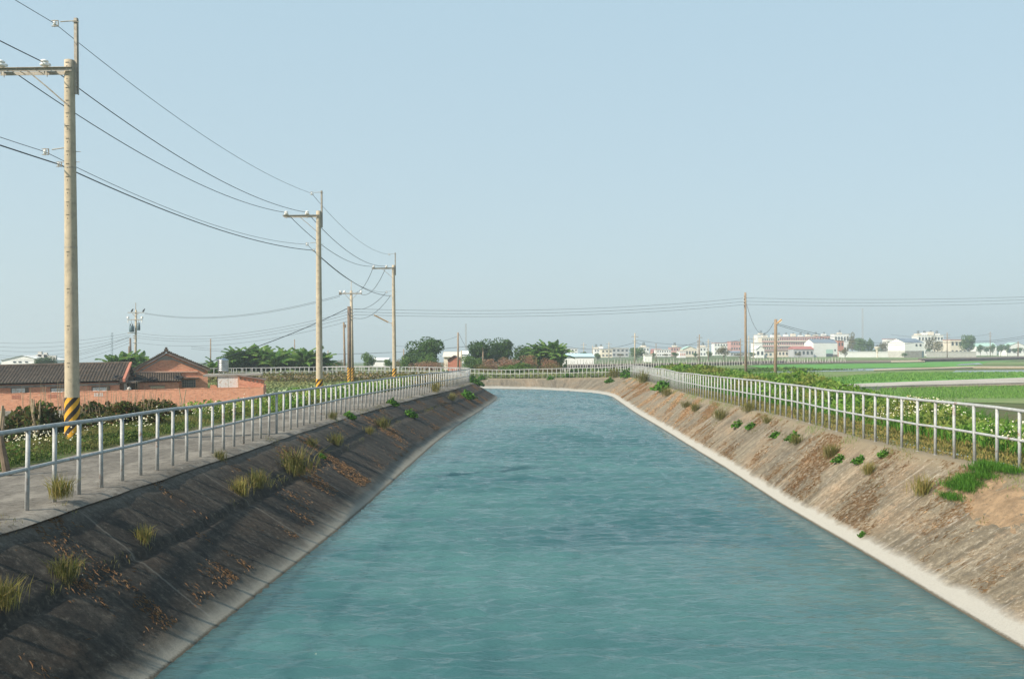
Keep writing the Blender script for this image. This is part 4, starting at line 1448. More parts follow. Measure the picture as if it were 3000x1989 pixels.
farp = [(617, 992, 150, .11, 'pole_wood', 'thin dark pole standing right of the farmhouse gable'), (863, 994, 175, .11, 'pole_wood', 'short pole rising behind the banana grove, left of the second road pole'),
        (961, 1026, 170, .11, 'pole_wood', 'short pole just right of the second road pole, behind dark bushes'), (1183, 1022, 170, .13, 'pole_wood', 'short pole between the third road pole and the big tree'),
        (1342, 974, 150, .16, 'pole_wood', 'tall plain pole in the gap between the two groups of trees'), (1352, 1026, 150, .12, 'pole_concrete', 'short pale post beside the tall plain pole in the tree gap'),
        (1415, 1018, 150, .13, 'pole_wood', 'pole in front of the dark round trees, rising from dry brush'), (1548, 1014, 160, .12, 'pole_wood', 'pole standing in dry brush before the far banana plants'),
        (1860, 976, 260, .22, 'pole_concrete', 'far pole with small crossarms in front of a green tree, beyond the bend'), (1922, 1006, 300, .14, 'pole_wood', 'far thin pole beside the small white hut'),
        (2049, 980, 300, .20, 'pole_wood', 'taller of two close far poles near the green roof'), (2045, 996, 305, .16, 'pole_wood', 'shorter of two close far poles near the green roof'),
        (2075, 994, 330, .2, 'pole_concrete', 'far pole right of the green roofed house'), (2170, 992, 330, .2, 'pole_wood', 'far pole just left of the tall brown pole'),
        (2194, 984, 330, .18, 'pole_concrete', 'far pole just right of the tall brown pole'), (2208, 986, 340, .18, 'pole_concrete', 'far slim pole near the small white gable house'),
        (1710, 1004, 420, .2, 'pole_concrete', 'far faint pole above the pale blue roof'), (1736, 1012, 420, .2, 'pole_concrete', 'far faint pole at the left edge of the village'),
        (1784, 1002, 430, .22, 'pole_concrete', 'far pole above the grey concrete houses'),
        (2775, 974, 420, .22, 'pole_wood', 'far pole with crossarm in front of the big white village block'), (2983, 1000, 420, .22, 'pole_wood', 'far pole before the pale green roof at the right edge'),
        (2901, 972, 520, .2, 'pole_wood', 'faint far pole right of the round village tree')]
for px, top, Y, r, mt, lab in farp:
    t, H = simple_pole('utility_pole', px, Y, -1.2, top, r, r * .7, M[mt], lab)
    if Y > 250 and px not in (1922, 2045, 1736):
        m = MB(); w = .9 if Y < 400 else 1.3
        m.box(-w, w, -.1, .1, H - 1.0, H - .85); m.box(-w * .7, w * .7, -.1, .1, H - 2.2, H - 2.05); m.obj('crossarm', M['steel_rust'], t)

# brown pole and lamp pole on the right
rp, HR = simple_pole('utility_pole', 2185, 115, -1.1, 857, .165, .12, M['pole_wood'], 'tall weathered brown pole behind the right hand hedge', -1)
for py in (873, 883, 892):
    m = MB()
    zz = W(2185, py, 115).z + 1.1
    m.lathe([(.05, -.07), (.09, -.03), (.06, 0), (.09, .03), (.05, .07)], (-.2, -.05, zz), 8)
    m.obj('insulator', M['porcelain'], rp, True)
m = MB(); m.box(-.2, -.1, -.08, .02, HR - 1.7, HR - .4); m.obj('bracket', M['pole_dark'], rp)
rq, HQ = simple_pole('utility_pole', 2271, 100, -1.05, 935, .17, .15, M['pole_wood'], 'shorter stout brown pole carrying a slanted street lamp', 2)
sl = thing('street_lamp', tuple(W(2275, 949, 99.8)), 'short rusty lamp slanting up from the stout brown pole on the right', 'street lamp')
b_ = W(2290, 936, 99.6) - Vector(sl.location)
m = MB(); m.tube([(0, 0, 0), b_ * .3, b_], [.05, .10, .10], 6); m.obj('lamp_housing', M['lamp_orange'], sl)
m = MB(); m.tube([b_ * .35 + Vector((.06, -.06, -.1)), b_ * .95 + Vector((.06, -.06, -.1))], .03, 6); m.obj('lamp_tube', M['porcelain'], sl)
wire('wire', pz(2188, 893, 115), pz(2266, 946, 100), 2.1, .02, 'slack loop of wire hanging between the two brown poles on the right', group=None)
wire('wire', pz(2274, 947, 100), pz(2700, 996, 190), 1.2, .022, 'upper wire falling away rightwards from the lamp pole', n=26)
wire('wire', pz(2274, 951, 100), pz(2700, 999, 190), 1.4, .022, 'lower wire falling away rightwards from the lamp pole', n=26)
wire('wire', pz(2700, 996, 190), pz(3060, 972, 190), 1.0, .026, 'upper of the wires rising to the right edge above the village')
wire('wire', pz(2700, 999, 190), pz(3060, 978, 190), 1.0, .026, 'lower of the wires rising to the right edge above the village')
for k, (ya, yb, yc) in enumerate(((905, 873, 862), (914, 883, 870), (922, 892, 880))):
    wd = ('top', 'middle', 'bottom')[k]
    wire('wire', pz(1036, ya, 93), pz(2185, yb, 115), .65, .014, f'{wd} of three parallel wires crossing the sky over the bend', n=34)
    wire('wire', pz(2185, yb, 115), pz(3150, yc + 2, 120), .35, .014, f'{wd} of three parallel wires from the tall brown pole to the right edge', n=26)
for k, (ya, yb) in enumerate(((917, 867), (919, 871))):
    wire('wire', pz(424, ya, TY), pz(996, yb - 2, 93), 1.2, .015, f'{("upper", "lower")[k]} wire from the birds crossarm to the crossarm pole', n=30)
for k, (ya, yb) in enumerate(((976, 912), (984, 920), (990, 929), (1004, 940))):
    wire('wire', pz(403, ya, TY), pz(1025, yb, 93), 1.2, .013, f'{("first", "second", "third", "fourth")[k]} from the top of the four wires right of the transformers', n=30)
for k, (ya, yb) in enumerate(((976, 990), (982, 998), (988, 1006), (990, 1018), (996, 1028), (1004, 1040), (984, 1012))):
    wire('wire', pz(376 + k, ya, TY), pz(-120, yb + 2, 150), 1.0 + .25 * k, .015, f'line {("one", "two", "three", "four", "five", "six", "seven")[k]} in the fan of wires running left from the transformer pole', n=26)
wire('wire', pz(1150, 1013, 170), pz(1342, 985, 150), .6, .02, 'thin wire to the plain pole from the left, across the big tree')
wire('wire', pz(1345, 978, 150), pz(1392, 1046, 150), .5, .02, 'guy wire slanting down right from the plain pole in the tree gap')
for k, (ya, yb) in enumerate(((1008, 1012), (1014, 1010))):
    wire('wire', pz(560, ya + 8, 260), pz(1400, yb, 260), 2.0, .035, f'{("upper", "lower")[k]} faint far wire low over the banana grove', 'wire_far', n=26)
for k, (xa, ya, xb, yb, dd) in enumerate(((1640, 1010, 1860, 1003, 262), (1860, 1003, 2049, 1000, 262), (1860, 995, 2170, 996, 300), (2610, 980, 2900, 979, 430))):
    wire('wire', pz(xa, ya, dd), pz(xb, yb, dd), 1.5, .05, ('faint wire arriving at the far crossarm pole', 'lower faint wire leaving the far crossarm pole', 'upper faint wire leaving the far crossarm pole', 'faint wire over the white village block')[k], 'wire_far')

# lattice masts
def mast(px, top, Y, w, label, mat):
    p = W(px, 1026, Y)
    t = thing('radio_mast', (p.x, Y, -1.2), label, 'mast')
    H = W(px, top, Y).z + 1.2
    for sx, sy in ((-1, -1), (1, -1), (0, 1)):
        m = MB(); m.tube([(sx * w, sy * w, 0), (sx * w * .8, sy * w * .8, H)], w * .16, 4); m.obj('leg', M[mat], t)
    m = MB()
    k = int(H / (w * 3))
    for i in range(k):
        z0, z1 = H * i / k, H * (i + 1) / k
        s = -1 if i % 2 else 1
        m.tube([(s * w, -w, z0), (-s * w, -w, z1)], w * .09, 4)
    m.obj('bracing', M[mat], t)
mast(329, 974, 330, .30, 'thin lattice mast rising above the long tiled roof', 'transformer')
mast(2527, 903, 640, .45, 'tall faint lattice mast standing over the village trees', 'steel_rust')
mast(1365, 948, 420, .3, 'very faint lattice mast above the dark round trees', 'steel_rust')

# ------------------------------------------------------------------ vegetation
def rail_pos(P, S, NN, s, off):
    x = np.interp(s, S, P[:, 2]) + np.interp(s, S, NN[:, 0]) * off
    y = np.interp(s, S, P[:, 3]) + np.interp(s, S, NN[:, 1]) * off
    z = np.interp(s, S, P[:, 4])
    return np.stack([x, y, z], axis=1)

def gz(c):
    return np.array([ground_z(a, b) for a, b in c[:, :2]])

def fast_gz(c, side):
    """vectorised ground height near the railings"""
    P = LP if side == 'L' else RP
    out = np.empty(len(c))
    for k in range(0, len(c), 4000):
        q = c[k:k + 4000, :2]
        d = np.linalg.norm(q[:, None, :] - P[None, ::2, 2:4], axis=2)
        i = d.argmin(axis=1); dm = d[np.arange(len(q)), i]
        zc = P[::2, 4][i]
        if side == 'L':
            t = np.clip((dm - 4.8) / 4.2, 0, 1); t2 = np.clip((dm - 1) / 4.0, 0, 1)
            t = np.where(q[:, 1] > 78, t2, t)
            kk = t * t * (3 - 2 * t)
            u = np.clip((q[:, 1] - 72) / 24, 0, 1); zf = -2.0 + .75 * u * u * (3 - 2 * u)
            out[k:k + 4000] = zc * (1 - kk) + zf * kk
        else:
            t = np.clip((dm - 1.2) / 5.8, 0, 1); kk = t * t * (3 - 2 * t)
            out[k:k + 4000] = zc * (1 - kk) - kk
    return out

def vnoise(c, f, seed=0.0):
    return np.array([mnoise.noise(Vector((a * f, b * f, seed))) for a, b in c[:, :2]])

def stuff(name, me, label=None, cat=None, parent=None):
    o = mobj(name, me, parent)
    return tag(o, label, cat, kind='stuff')

def band_points(P, S, NN, y0, y1, o0, o1, n, side, pow_=1.0, dens=None):
    """n random points between offsets o0..o1 of a railing line; density falls off with distance"""
    sa = np.interp(y0, P[:, 3][:P[:, 3].argmax() + 1], S[:P[:, 3].argmax() + 1])
    sb = np.interp(y1, P[:, 3][:P[:, 3].argmax() + 1], S[:P[:, 3].argmax() + 1])
    u = RNG.uniform(0, 1, n) ** pow_
    s = sa + (sb - sa) * u
    off = RNG.uniform(o0, o1, n)
    c = rail_pos(P, S, NN, s, off)
    c[:, 2] = fast_gz(c, side)
    return c, off

# --- left verge between road and field, with white flowers
c, off = band_points(LP, LS, LN, 4, 46, 2.95, 4.9, 30000, 'L', 1.35)
d = vnoise(c, .55, 3)
ok = (d > -.28) | (off > 3.5)
c, off, d = c[ok], off[ok], d[ok]
H = .09 + .13 * np.clip((off - 2.9) / 1.2, 0, 1) + .10 * d
stuff('verge_grass', np_mesh('verge_grass', blade_verts(c, np.clip(H, .06, 1), .014 + c[:, 1] * .0004, .8), 4, M['leaf_verge']), 'green and yellow grass along the outer edge of the left road', 'grass')
sel = vnoise(c, .45, 11) > -.05
cc = c[sel][:9000].copy()
cc = cc[RNG.integers(0, len(cc), 15000)] + RNG.normal(0, .05, (15000, 3))
cc[:, 2] += RNG.uniform(.04, .42, len(cc)) * np.clip((vnoise(cc, .45, 11) + .3), .2, 1)
stuff('leafy_weeds', np_mesh('leafy_weeds', leaf_verts(cc, .05, .6), 4, M['leaf_verge']), 'low leafy weeds at the foot of the nearest pole and along the road', 'weeds')
def flower_verts(c, r, rng=RNG):
    n = len(c)
    out = []
    tilt = rng.normal(0, .45, (n, 2))
    nrm = np.stack([tilt[:, 0] - .15, tilt[:, 1] - .5, np.ones(n) * .75], axis=1)
    nrm /= np.linalg.norm(nrm, axis=1)[:, None]
    a = np.cross(nrm, np.array([[1.0, .2, 0]])); a /= np.linalg.norm(a, axis=1)[:, None]
    b = np.cross(nrm, a)
    rr = (np.asarray(r) * np.ones(n))[:, None] * rng.uniform(.7, 1.2, (n, 1))
    ph = rng.uniform(0, 6.28, n)[:, None]
    cs = [c + (a * np.cos(ph + k * 1.2566) + b * np.sin(ph + k * 1.2566)) * rr for k in range(5)]
    return np.stack(cs, axis=1).reshape(-1, 3)
def flowers(name, base, lo, hi, r, label):
    cc = base.copy()
    cc[:, 2] += RNG.uniform(lo, hi, len(cc))
    return stuff(name, np_mesh(name, flower_verts(cc, r), 5, M['petal']), label, 'flowers')
fc, off = band_points(LP, LS, LN, 14, 40, 3.3, 5.2, 2600, 'L', 1.2)
fc = fc[(vnoise(fc, .35, 21) > .0) & (vnoise(fc, 1.3, 9) > -.1)][:420]
flowers('white_flowers', fc, .22, .48, .019, 'small white wild flowers round the foot of the nearest pole')

# --- verge farther along the road and the flowering crop plot
c, off = band_points(LP, LS, LN, 34, 84, 2.9, 9.5, 30000, 'L', .9)
c[:, 2] += RNG.uniform(.02, .55, len(c)) * np.clip(.7 + vnoise(c, .3, 5), .2, 1.2)
stuff('roadside_weeds', np_mesh('roadside_weeds', leaf_verts(c, .07 + c[:, 1] * .0011, .5), 4, M['leaf_weed']), 'band of leafy roadside weeds with pale flowers beyond the second pole', 'weeds')
fc, off = band_points(LP, LS, LN, 32, 70, 3.1, 8.5, 3600, 'L', .9)
fc = fc[(vnoise(fc, .3, 21) > .0) & (vnoise(fc, 1.1, 9) > -.15)]
flowers('white_flowers', fc, .25, .6, .028, 'scattered white flowers along the road towards the third pole')
n = 110000
x = RNG.uniform(-34, -9, n); y = RNG.uniform(60, 98, n)
c = np.stack([x, y, np.zeros(n)], axis=1)
il = (np.abs(np.interp(y, [60, 70, 80, 86], [-4.8, -4.0, -3.6, -4.4]) - x) > 4.5) & (y < 91 - np.clip((x + 5) / -20, 0, 1) * -5) & ~((x < -19.2) & (y < 82 + (x + 19.2) * .1)) & ~((x < -13) & (y < 66))
c = c[il]
c[:, 2] = fast_gz(c, 'L') + RNG.uniform(.05, .55, len(c)) * (.75 + .4 * vnoise(c, .8, 2))
stuff('crop_plants', np_mesh('crop_plants', leaf_verts(c, .17, .9), 4, M['leaf_crop']), 'pale green leafy crop covering the plot inside the bend', 'crop')
# brown weeds along the bend railing
c, off = band_points(LP, LS, LN, 68, 88, .5, 3.5, 7000, 'L', .7)
c[:, 2] += RNG.uniform(0, .5, len(c))
c2 = rail_pos(LP, LS, LN, RNG.uniform(118, 152, 4500), RNG.uniform(.4, 4.0, 4500)); c2[:, 2] = fast_gz(c2, 'L') + RNG.uniform(.0, .65, len(c2))
stuff('brown_weeds', np_mesh('brown_weeds', leaf_verts(np.concatenate([c, c2]), .16, .2), 4, M['leaf_olive']), 'brownish dry weeds along the railing round the bend', 'weeds')

# stakes of the crop plot
stk = thing('stake_fence', tuple(G(780, 1128, -1.55)), 'row of short grey stakes along the near edge of the leafy crop plot', 'stake fence')
ga = [(783, 1112, 1133), (816, 1112, 1138), (844, 1112, 1136), (875, 1113, 1138), (909, 1112, 1136), (966, 1110, 1130), (991, 1108, 1128), (1021, 1106, 1128), (1044, 1108, 1126), (1069, 1107, 1124), (1097, 1110, 1122), (1113, 1110, 1121)]
for px, t_, b_ in ga:
    p = G(px, b_ + 2, -1.6); Yk = p.y
    q = W(px + random.uniform(-1, 1), t_, Yk)
    m = MB(); m.tube([p, p.lerp(q, .5), q], [.05, .045, .04], 6)
    o = m.obj('stake', M['twig'], stk); o.location = -Vector(stk.location)

# --- right verge: dry near the rail, tall green weeds beyond, flowers
c, off = band_points(RP, RS, RN, 9, 60, .0, 2.4, 42000, 'R', 1.6)
H = .05 + .09 * np.clip(off, 0, 1.5) + .04 * vnoise(c, .9, 1)
near = off < 1.6
stuff('dry_verge', np_mesh('dry_verge', blade_verts(c, np.clip(H, .05, .5), .012 + c[:, 1] * .0005, 1.1), 4, M['dry_grass']), 'low dry yellow and brown grass under the right railing', 'grass')
n = 90000
c, off = band_points(RP, RS, RN, 10, 92, 1.5, 6.6, n, 'R', 1.15)
kk = vnoise(c, .28, 31)
env = np.clip((off - 1.3) / 1.5, 0, 1)
hh = (.30 + .75 * env) * (.75 + .5 * kk) * (1 + .55 * np.clip((c[:, 1] - 28) / 18, 0, 1))
c[:, 2] += RNG.uniform(0, 1, len(c)) ** .7 * hh
stuff('tall_weeds', np_mesh('tall_weeds', leaf_verts(c, .035 + c[:, 1] * .0013, .2, 2.8), 4, M['leaf_weed']), 'thick green weeds and bushes growing behind the right railing', 'weeds')
c, off = band_points(RP, RS, RN, 10, 75, 1.2, 6.6, 34000, 'R', 1.4)
kk = vnoise(c, .28, 31)
stuff('tall_grass', np_mesh('tall_grass', blade_verts(c, (.50 + .7 * np.clip((off - 1.5) / 2, 0, 1)) * (.75 + .5 * kk) * (1 + .4 * np.clip((c[:, 1] - 28) / 18, 0, 1)), .016 + c[:, 1] * .0005, .8), 4, M['leaf_fresh']), 'tall green grass blades standing in the weeds behind the right railing', 'grass')
fc, off = band_points(RP, RS, RN, 13, 58, 1.7, 6.4, 13000, 'R', 1.6)
kk = vnoise(fc, .28, 31)
okf = (vnoise(fc, .33, 61) > -.05 + (fc[:, 1] > 42) * .12)
fc, off, kk = fc[okf], off[okf], kk[okf]
fc[:, 2] += (.30 + .75 * np.clip((off - 1.3) / 1.5, 0, 1)) * (.75 + .5 * kk) * RNG.uniform(.6, 1.08, len(fc))
fr = .014 + fc[:, 1] * .0003
stuff('white_flowers', np_mesh('white_flowers', flower_verts(fc, fr), 5, M['petal']), 'mass of small white flowers in the weeds behind the right railing', 'flowers')
# far bend: low vegetation behind the far railing
sF0, sF1 = float(RS[-1]) - 118, float(RS[-1]) - 20
s = RNG.uniform(sF0, sF1, 30000)
c = rail_pos(RP, RS, RN, s, RNG.uniform(.6, 9, 30000)); c[:, 2] = fast_gz(c, 'R') + RNG.uniform(0, .8, len(c)) * (.6 + .6 * vnoise(c, .2, 8))
stuff('bend_weeds', np_mesh('bend_weeds', leaf_verts(c, .22, .3), 4, M['leaf_crop']), 'mixed green and yellow weeds behind the far railing of the bend', 'weeds')
# rice in the near paddy (seedling rows) and straw along the lane
rows_ = []
pa, pb = G(2500, 1166, FZ), G(3400, 1190, FZ)
for r in range(60):
    yy = 62 + r * .40
    xs = np.arange(24 + r * .15, 66, .22)
    rows_.append(np.stack([xs + RNG.normal(0, .03, len(xs)), yy + xs * .10 + RNG.normal(0, .03, len(xs)), np.full(len(xs), FZ + .02)], axis=1))
c = np.concatenate(rows_); c = c[c[:, 1] < 86]
c = np.repeat(c, 3, axis=0) + RNG.normal(0, .03, (len(c) * 3, 3)) * [1, 1, 0]
stuff('rice_seedlings', np_mesh('rice_seedlings', blade_verts(c, .22, .05, .5), 4, M['rice']), 'rows of young rice seedlings in the nearest plot on the right', 'rice')
c = np.stack([RNG.uniform(20, 95, 40000), RNG.uniform(92, 150, 40000), np.full(40000, FZ + .04)], axis=1)
poly = [G(a, b, FZ) for a, b in [(2300, 1134), (2600, 1121), (3000, 1107), (3500, 1090), (3500, 1080), (3000, 1093), (2600, 1095), (2260, 1125)]]
px_, py_ = np.array([p.x for p in poly]), np.array([p.y for p in poly])
xj, yj = np.roll(px_, 1), np.roll(py_, 1)
ins = np.zeros(len(c), int)
for i in range(len(poly)):
    ins += ((py_[i] > c[:, 1]) != (yj[i] > c[:, 1])) & (c[:, 0] < (xj[i] - px_[i]) * (c[:, 1] - py_[i]) / (yj[i] - py_[i] + 1e-9) + px_[i])
c = c[ins % 2 == 1]
stuff('young_rice', np_mesh('young_rice', blade_verts(c, .26, .12, .5), 4, M['rice']), 'bright green young rice in the plot beyond the grey lane', 'rice')

# --- dry litter and tufts on the slopes
def slope_pt(P, S, s, t):
    p = at_s(P, S, s)
    rail, toe = p[2:4], p[0:2]
    inn = (toe - rail) / np.linalg.norm(toe - rail)
    cr = rail + inn * .28
    xy = cr + (toe - cr) * t
    z = (p[4] - .03) + (WATER_Z - p[4] + .03) * t
    return Vector((xy[0], xy[1], z))
def slope_litter(P, S, y0, y1, n, thr, label, side):
    Pm = P[:P[:, 3].argmax() + 1, 3]
    sa, sb = np.interp(y0, Pm, S[:len(Pm)]), np.interp(y1, Pm, S[:len(Pm)])
    s = sa + (sb - sa) * RNG.uniform(0, 1, n) ** 1.2
    t = RNG.uniform(0, .86, n)
    nz = np.array([mnoise.noise(Vector((a * .45 + b * .9, b * 1.3, 17.0 * side))) + .4 * mnoise.noise(Vector((a * 1.7, b * 2.5, 3.0))) for a, b in zip(s, t)])
    fine_ = np.array([mnoise.noise(Vector((a * 3.1, b * 3.5, 8.0))) for a, b in zip(s, t)])
    ok = (nz + .45 * fine_) > thr + RNG.normal(0, .14, n)
    s, t = s[ok], t[ok]
    cols = np.stack([np.interp(s, S, P[:, k]) for k in range(5)], axis=1)
    inn = cols[:, 0:2] - cols[:, 2:4]; inn /= np.linalg.norm(inn, axis=1)[:, None]
    cr = cols[:, 2:4] + inn * .28
    xy = cr + (cols[:, 0:2] - cr) * t[:, None]
    z = cols[:, 4] - .03 + (WATER_Z - cols[:, 4] + .03) * t
    c = np.concatenate([xy, z[:, None]], axis=1)
    dr = np.concatenate([(cols[:, 0:2] - cr), (WATER_Z - cols[:, 4])[:, None]], axis=1)
    dr /= np.linalg.norm(dr, axis=1)[:, None]
    m_ = len(c)
    side_ = np.cross(dr, np.array([[0, 0, 1.0]])); side_ /= np.linalg.norm(side_, axis=1)[:, None]
    a = RNG.normal(0, .75, m_)[:, None]
    d1 = dr * np.cos(a) + side_ * np.sin(a)
    up = np.cross(side_, dr); up *= np.sign(up[:, 2:3])
    c = c + up * RNG.uniform(.004, .014, (m_, 1))
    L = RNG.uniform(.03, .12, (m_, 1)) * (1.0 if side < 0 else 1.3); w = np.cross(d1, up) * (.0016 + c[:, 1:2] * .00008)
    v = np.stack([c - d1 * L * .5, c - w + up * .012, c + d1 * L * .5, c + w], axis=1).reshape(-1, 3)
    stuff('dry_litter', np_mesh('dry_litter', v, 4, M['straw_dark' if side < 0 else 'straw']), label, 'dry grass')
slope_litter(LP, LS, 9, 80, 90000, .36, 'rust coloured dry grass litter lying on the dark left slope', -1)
slope_litter(RP, RS, 10, 92, 90000, .20, 'orange brown dead grass scattered over the sunlit right slope', 1)

# ragged weeds rooted along the crests and in the seams of the slopes
def seam_weeds(P, S, y0, y1, n, tfun, label, matn, h, thr, seed):
    Pm = P[:P[:, 3].argmax() + 1, 3]
    sa, sb = np.interp(y0, Pm, S[:len(Pm)]), np.interp(y1, Pm, S[:len(Pm)])
    s = sa + (sb - sa) * RNG.uniform(0, 1, n) ** 1.2
    nz = np.array([mnoise.noise(Vector((a * .7, seed, 0))) + .6 * mnoise.noise(Vector((a * 2.9, seed, 3))) for a in s])
    s = s[nz > thr + RNG.normal(0, .08, n)]
    c = np.array([slope_pt(P, S, a, tfun(a)) for a in s])
    stuff('seam_weeds', np_mesh('seam_weeds', blade_verts(c, h, .008, 1.3), 4, M[matn]), label, 'weeds')
seam_weeds(LP, LS, 9, 80, 5200, lambda a: random.gauss(.01, .035), 'short ragged weeds along the crest of the left slope', 'tuft_grass', .10, .22, 3.3)
seam_weeds(LP, LS, 9, 78, 3600, lambda a: .42 + random.gauss(0, .02), 'sparse weeds rooted in the long crack of the left slope', 'tuft_grass', .12, .30, 6.3)
seam_weeds(RP, RS, 10, 92, 9000, lambda a: random.gauss(.02, .06), 'short green and yellow weeds creeping over the crest of the right slope', 'leaf_weed', .11, .05, 9.3)
seam_weeds(RP, RS, 10, 92, 4200, lambda a: .35 + .1 * math.sin(a * .3) + random.gauss(0, .03), 'scattered weeds rooted along a seam of the right slope', 'tuft_grass', .10, .22, 12.3)

def tuft_mesh(name, mat, n, r, h, seed, leafy_=False):
    g = np.random.default_rng(seed)
    if leafy_:
        c = np.clip(g.normal(0, 1, (n, 3)), -1.7, 1.7) * [r, r, 0]; c[:, 2] = g.uniform(0, 1, n) ** 1.3 * h * np.clip(1.2 - np.linalg.norm(c[:, :2], axis=1) / r / 2, .2, 1)
        return np_mesh(name, leaf_verts(c, .055, .5, 1.8, g), 4, mat)
    c = g.normal(0, 1, (n, 3)) * [r, r, 0]
    return np_mesh(name, blade_verts(c, h, .012, 1.0, g), 4, mat)
TUFT = {'green': [tuft_mesh('leaf_tuft', M['leaf_fresh'], 300, .12, .24, 40 + k, True) for k in range(3)],
        'grass': [tuft_mesh('grass_tuft', M['tuft_grass'], 200, .10, .42, 50 + k) for k in range(3)],
        'dry': [tuft_mesh('dry_tuft', M['dry_grass'], 200, .08, .40, 60 + k) for k in range(3)]}
def slope_hit(px, py, P, S, tmax=1.0):
    """find the slope point seen at a photo pixel"""
    best = None
    r = ray(px, py)
    top = P[:, 3].argmax() + 1
    for s in np.arange(6, 175, .35):
        if s > S[-1]: break
        for t in np.arange(-.12, tmax, .05):
            q = slope_pt(P, S, s, t)
            if q.y < 5: continue
            dx = (q.x / q.y) - (r.x / r.y); dz = ((q.z - CAM_Z) / q.y) - (r.z / r.y)
            e = dx * dx + dz * dz
            if best is None or e < best[0]: best = (e, q)
    return best[1]
tuft_list = [  # photo x, y, kind, size, label
    (185, 1452, 'dry', .95, 'L', 'reddish dry grass clump growing between the second and third rail posts from the left edge'),
    (650, 1345, 'grass', .6, 'L', 'thin low green and brown tuft under the left railing, just above the long joint line'),
    (862, 1388, 'grass', 1.7, 'L', 'tallest yellow green grass clump on the dark slope, below the middle of the left railing'),
    (748, 1425, 'grass', 1.0, 'L', 'grass clump with seed stalks on the dark slope, left of the tallest clump'),
    (705, 1458, 'dry', 1.0, 'L', 'small olive tuft over a rust stain at the end of the long crack'),
    (188, 1692, 'grass', .8, 'L', 'small tuft with upright dry stalks growing in the long crack of the dark slope'),
    (425, 1600, 'dry', .7, 'L', 'wiry dead weed hanging from the middle of the long crack'),
    (25, 1790, 'dry', .9, 'L', 'rusty dead grass at the left edge under the long crack'),
    (912, 1308, 'grass', .7, 'L', 'small tuft below the crest, right of the tallest clump on the dark slope'),
    (942, 1337, 'green', .6, 'L', 'low green leaf patch on the dark slope beside a rust streak'),
    (985, 1300, 'grass', 1.0, 'L', 'upright grass clump halfway between the tallest clump and the green cushions'),
    (974, 1230, 'grass', .8, 'L', 'olive tuft at the crest, left of the green tuft under the railing'),
    (1024, 1222, 'green', .9, 'L', 'green leafy tuft at the crest under the left railing'),
    (1150, 1188, 'green', 1.1, 'L', 'dark green cushion at the crest under the third pole'),
    (1120, 1250, 'grass', .9, 'L', 'tuft with dry leaves on the slope below the dark green crest cushion'),
    (1200, 1216, 'green', 1.2, 'L', 'bright green cushion on the dark slope, the largest in the middle of the bank'),
    (1085, 1275, 'dry', .8, 'L', 'dry tuft low on the slope beneath the green crest tuft'),
    (1275, 1150, 'dry', 1.3, 'L', 'yellowish bush of grass at the crest below the far part of the left railing'),
    (1340, 1140, 'grass', 1.3, 'L', 'yellow green grass clump at the crest close to the bend'),
    (1368, 1165, 'green', 1.3, 'L', 'dark green tuft on the slope just before the bend'),
    (1325, 1172, 'dry', 1.0, 'L', 'dry grass patch on the slope left of the dark green tuft near the bend'),
    (1380, 1118, 'green', 1.3, 'L', 'green weeds at the end of the left railing, at the corner'),
    (1400, 1128, 'green', 1.2, 'L', 'green weeds hanging over the corner of the left bank'),
    (1846, 1104, 'green', 2.0, 'R', 'bright green bush at the crest where the right railing turns'),
    (1798, 1108, 'grass', 1.3, 'R', 'small green tuft left of the bush at the turn of the railing'),
    (1788, 1120, 'green', 1.1, 'R', 'little green tuft lower on the slope near the turn of the railing'),
    (1664, 1104, 'green', 1.0, 'R', 'dark tuft at the far crest of the bend, below the pale blue roof'),
    (1614, 1112, 'green', .9, 'R', 'small dark tuft leaning down the far slope of the bend'),
    (1414, 1112, 'green', 1.2, 'R', 'green tuft at the left end of the visible far slope'),
    (1885, 1122, 'grass', 1.3, 'R', 'yellow green grass right of the turn, on the right slope'),
    (1945, 1140, 'green', 1.6, 'R', 'green spreading clump near the crest of the right slope, beyond the middle'),
    (1955, 1160, 'grass', 1.1, 'R', 'yellowish tuft just below the spreading green clump'),
    (2010, 1195, 'grass', .8, 'R', 'first of three small tufts in a row, nearest the bend, on the right slope'),
    (2040, 1203, 'grass', .8, 'R', 'second of three small tufts in a row on the right slope'),
    (2112, 1228, 'grass', 1.0, 'R', 'third and widest of three small tufts in a row on the right slope'),
    (2162, 1245, 'green', .9, 'R', 'round green tuft in the middle of the right slope, left of a twin'),
    (2202, 1256, 'green', 1.0, 'R', 'round green tuft in the middle of the right slope, right of its twin'),
    (2192, 1208, 'grass', .8, 'R', 'tuft close under the crest of the right slope above the twin tufts'),
    (2248, 1243, 'grass', .7, 'R', 'tiny tuft between the twin tufts and the next green pair'),
    (2270, 1282, 'green', .9, 'R', 'left of a pair of vivid green tufts on the right slope'),
    (2325, 1285, 'green', 1.1, 'R', 'right and larger of a pair of vivid green tufts on the right slope'),
    (2335, 1307, 'grass', .8, 'R', 'straggly weed hanging below the vivid green pair'),
    (2465, 1355, 'green', .8, 'R', 'low green tuft under the middle of the near right railing'),
    (2515, 1358, 'green', .8, 'R', 'flat green weed right of the low tuft, on the near right slope'),
    (2545, 1385, 'dry', .8, 'R', 'straw coloured tuft on the near right slope'),
    (2430, 1340, 'grass', .9, 'R', 'yellow green trailing weed on the near right slope'),
    (2700, 1460, 'dry', 1.1, 'R', 'olive and straw weed lying left of the thick green grass patch'),
    (2535, 1573, 'green', .45, 'R', 'tiny green sprig growing by the pale band above the water'),
    (2585, 1335, 'green', .7, 'R', 'small tuft at the very crest of the near right slope'),
]
GK = {'green': 'green tufts on the banks', 'grass': 'grass tufts on the banks', 'dry': 'dry tufts on the banks'}
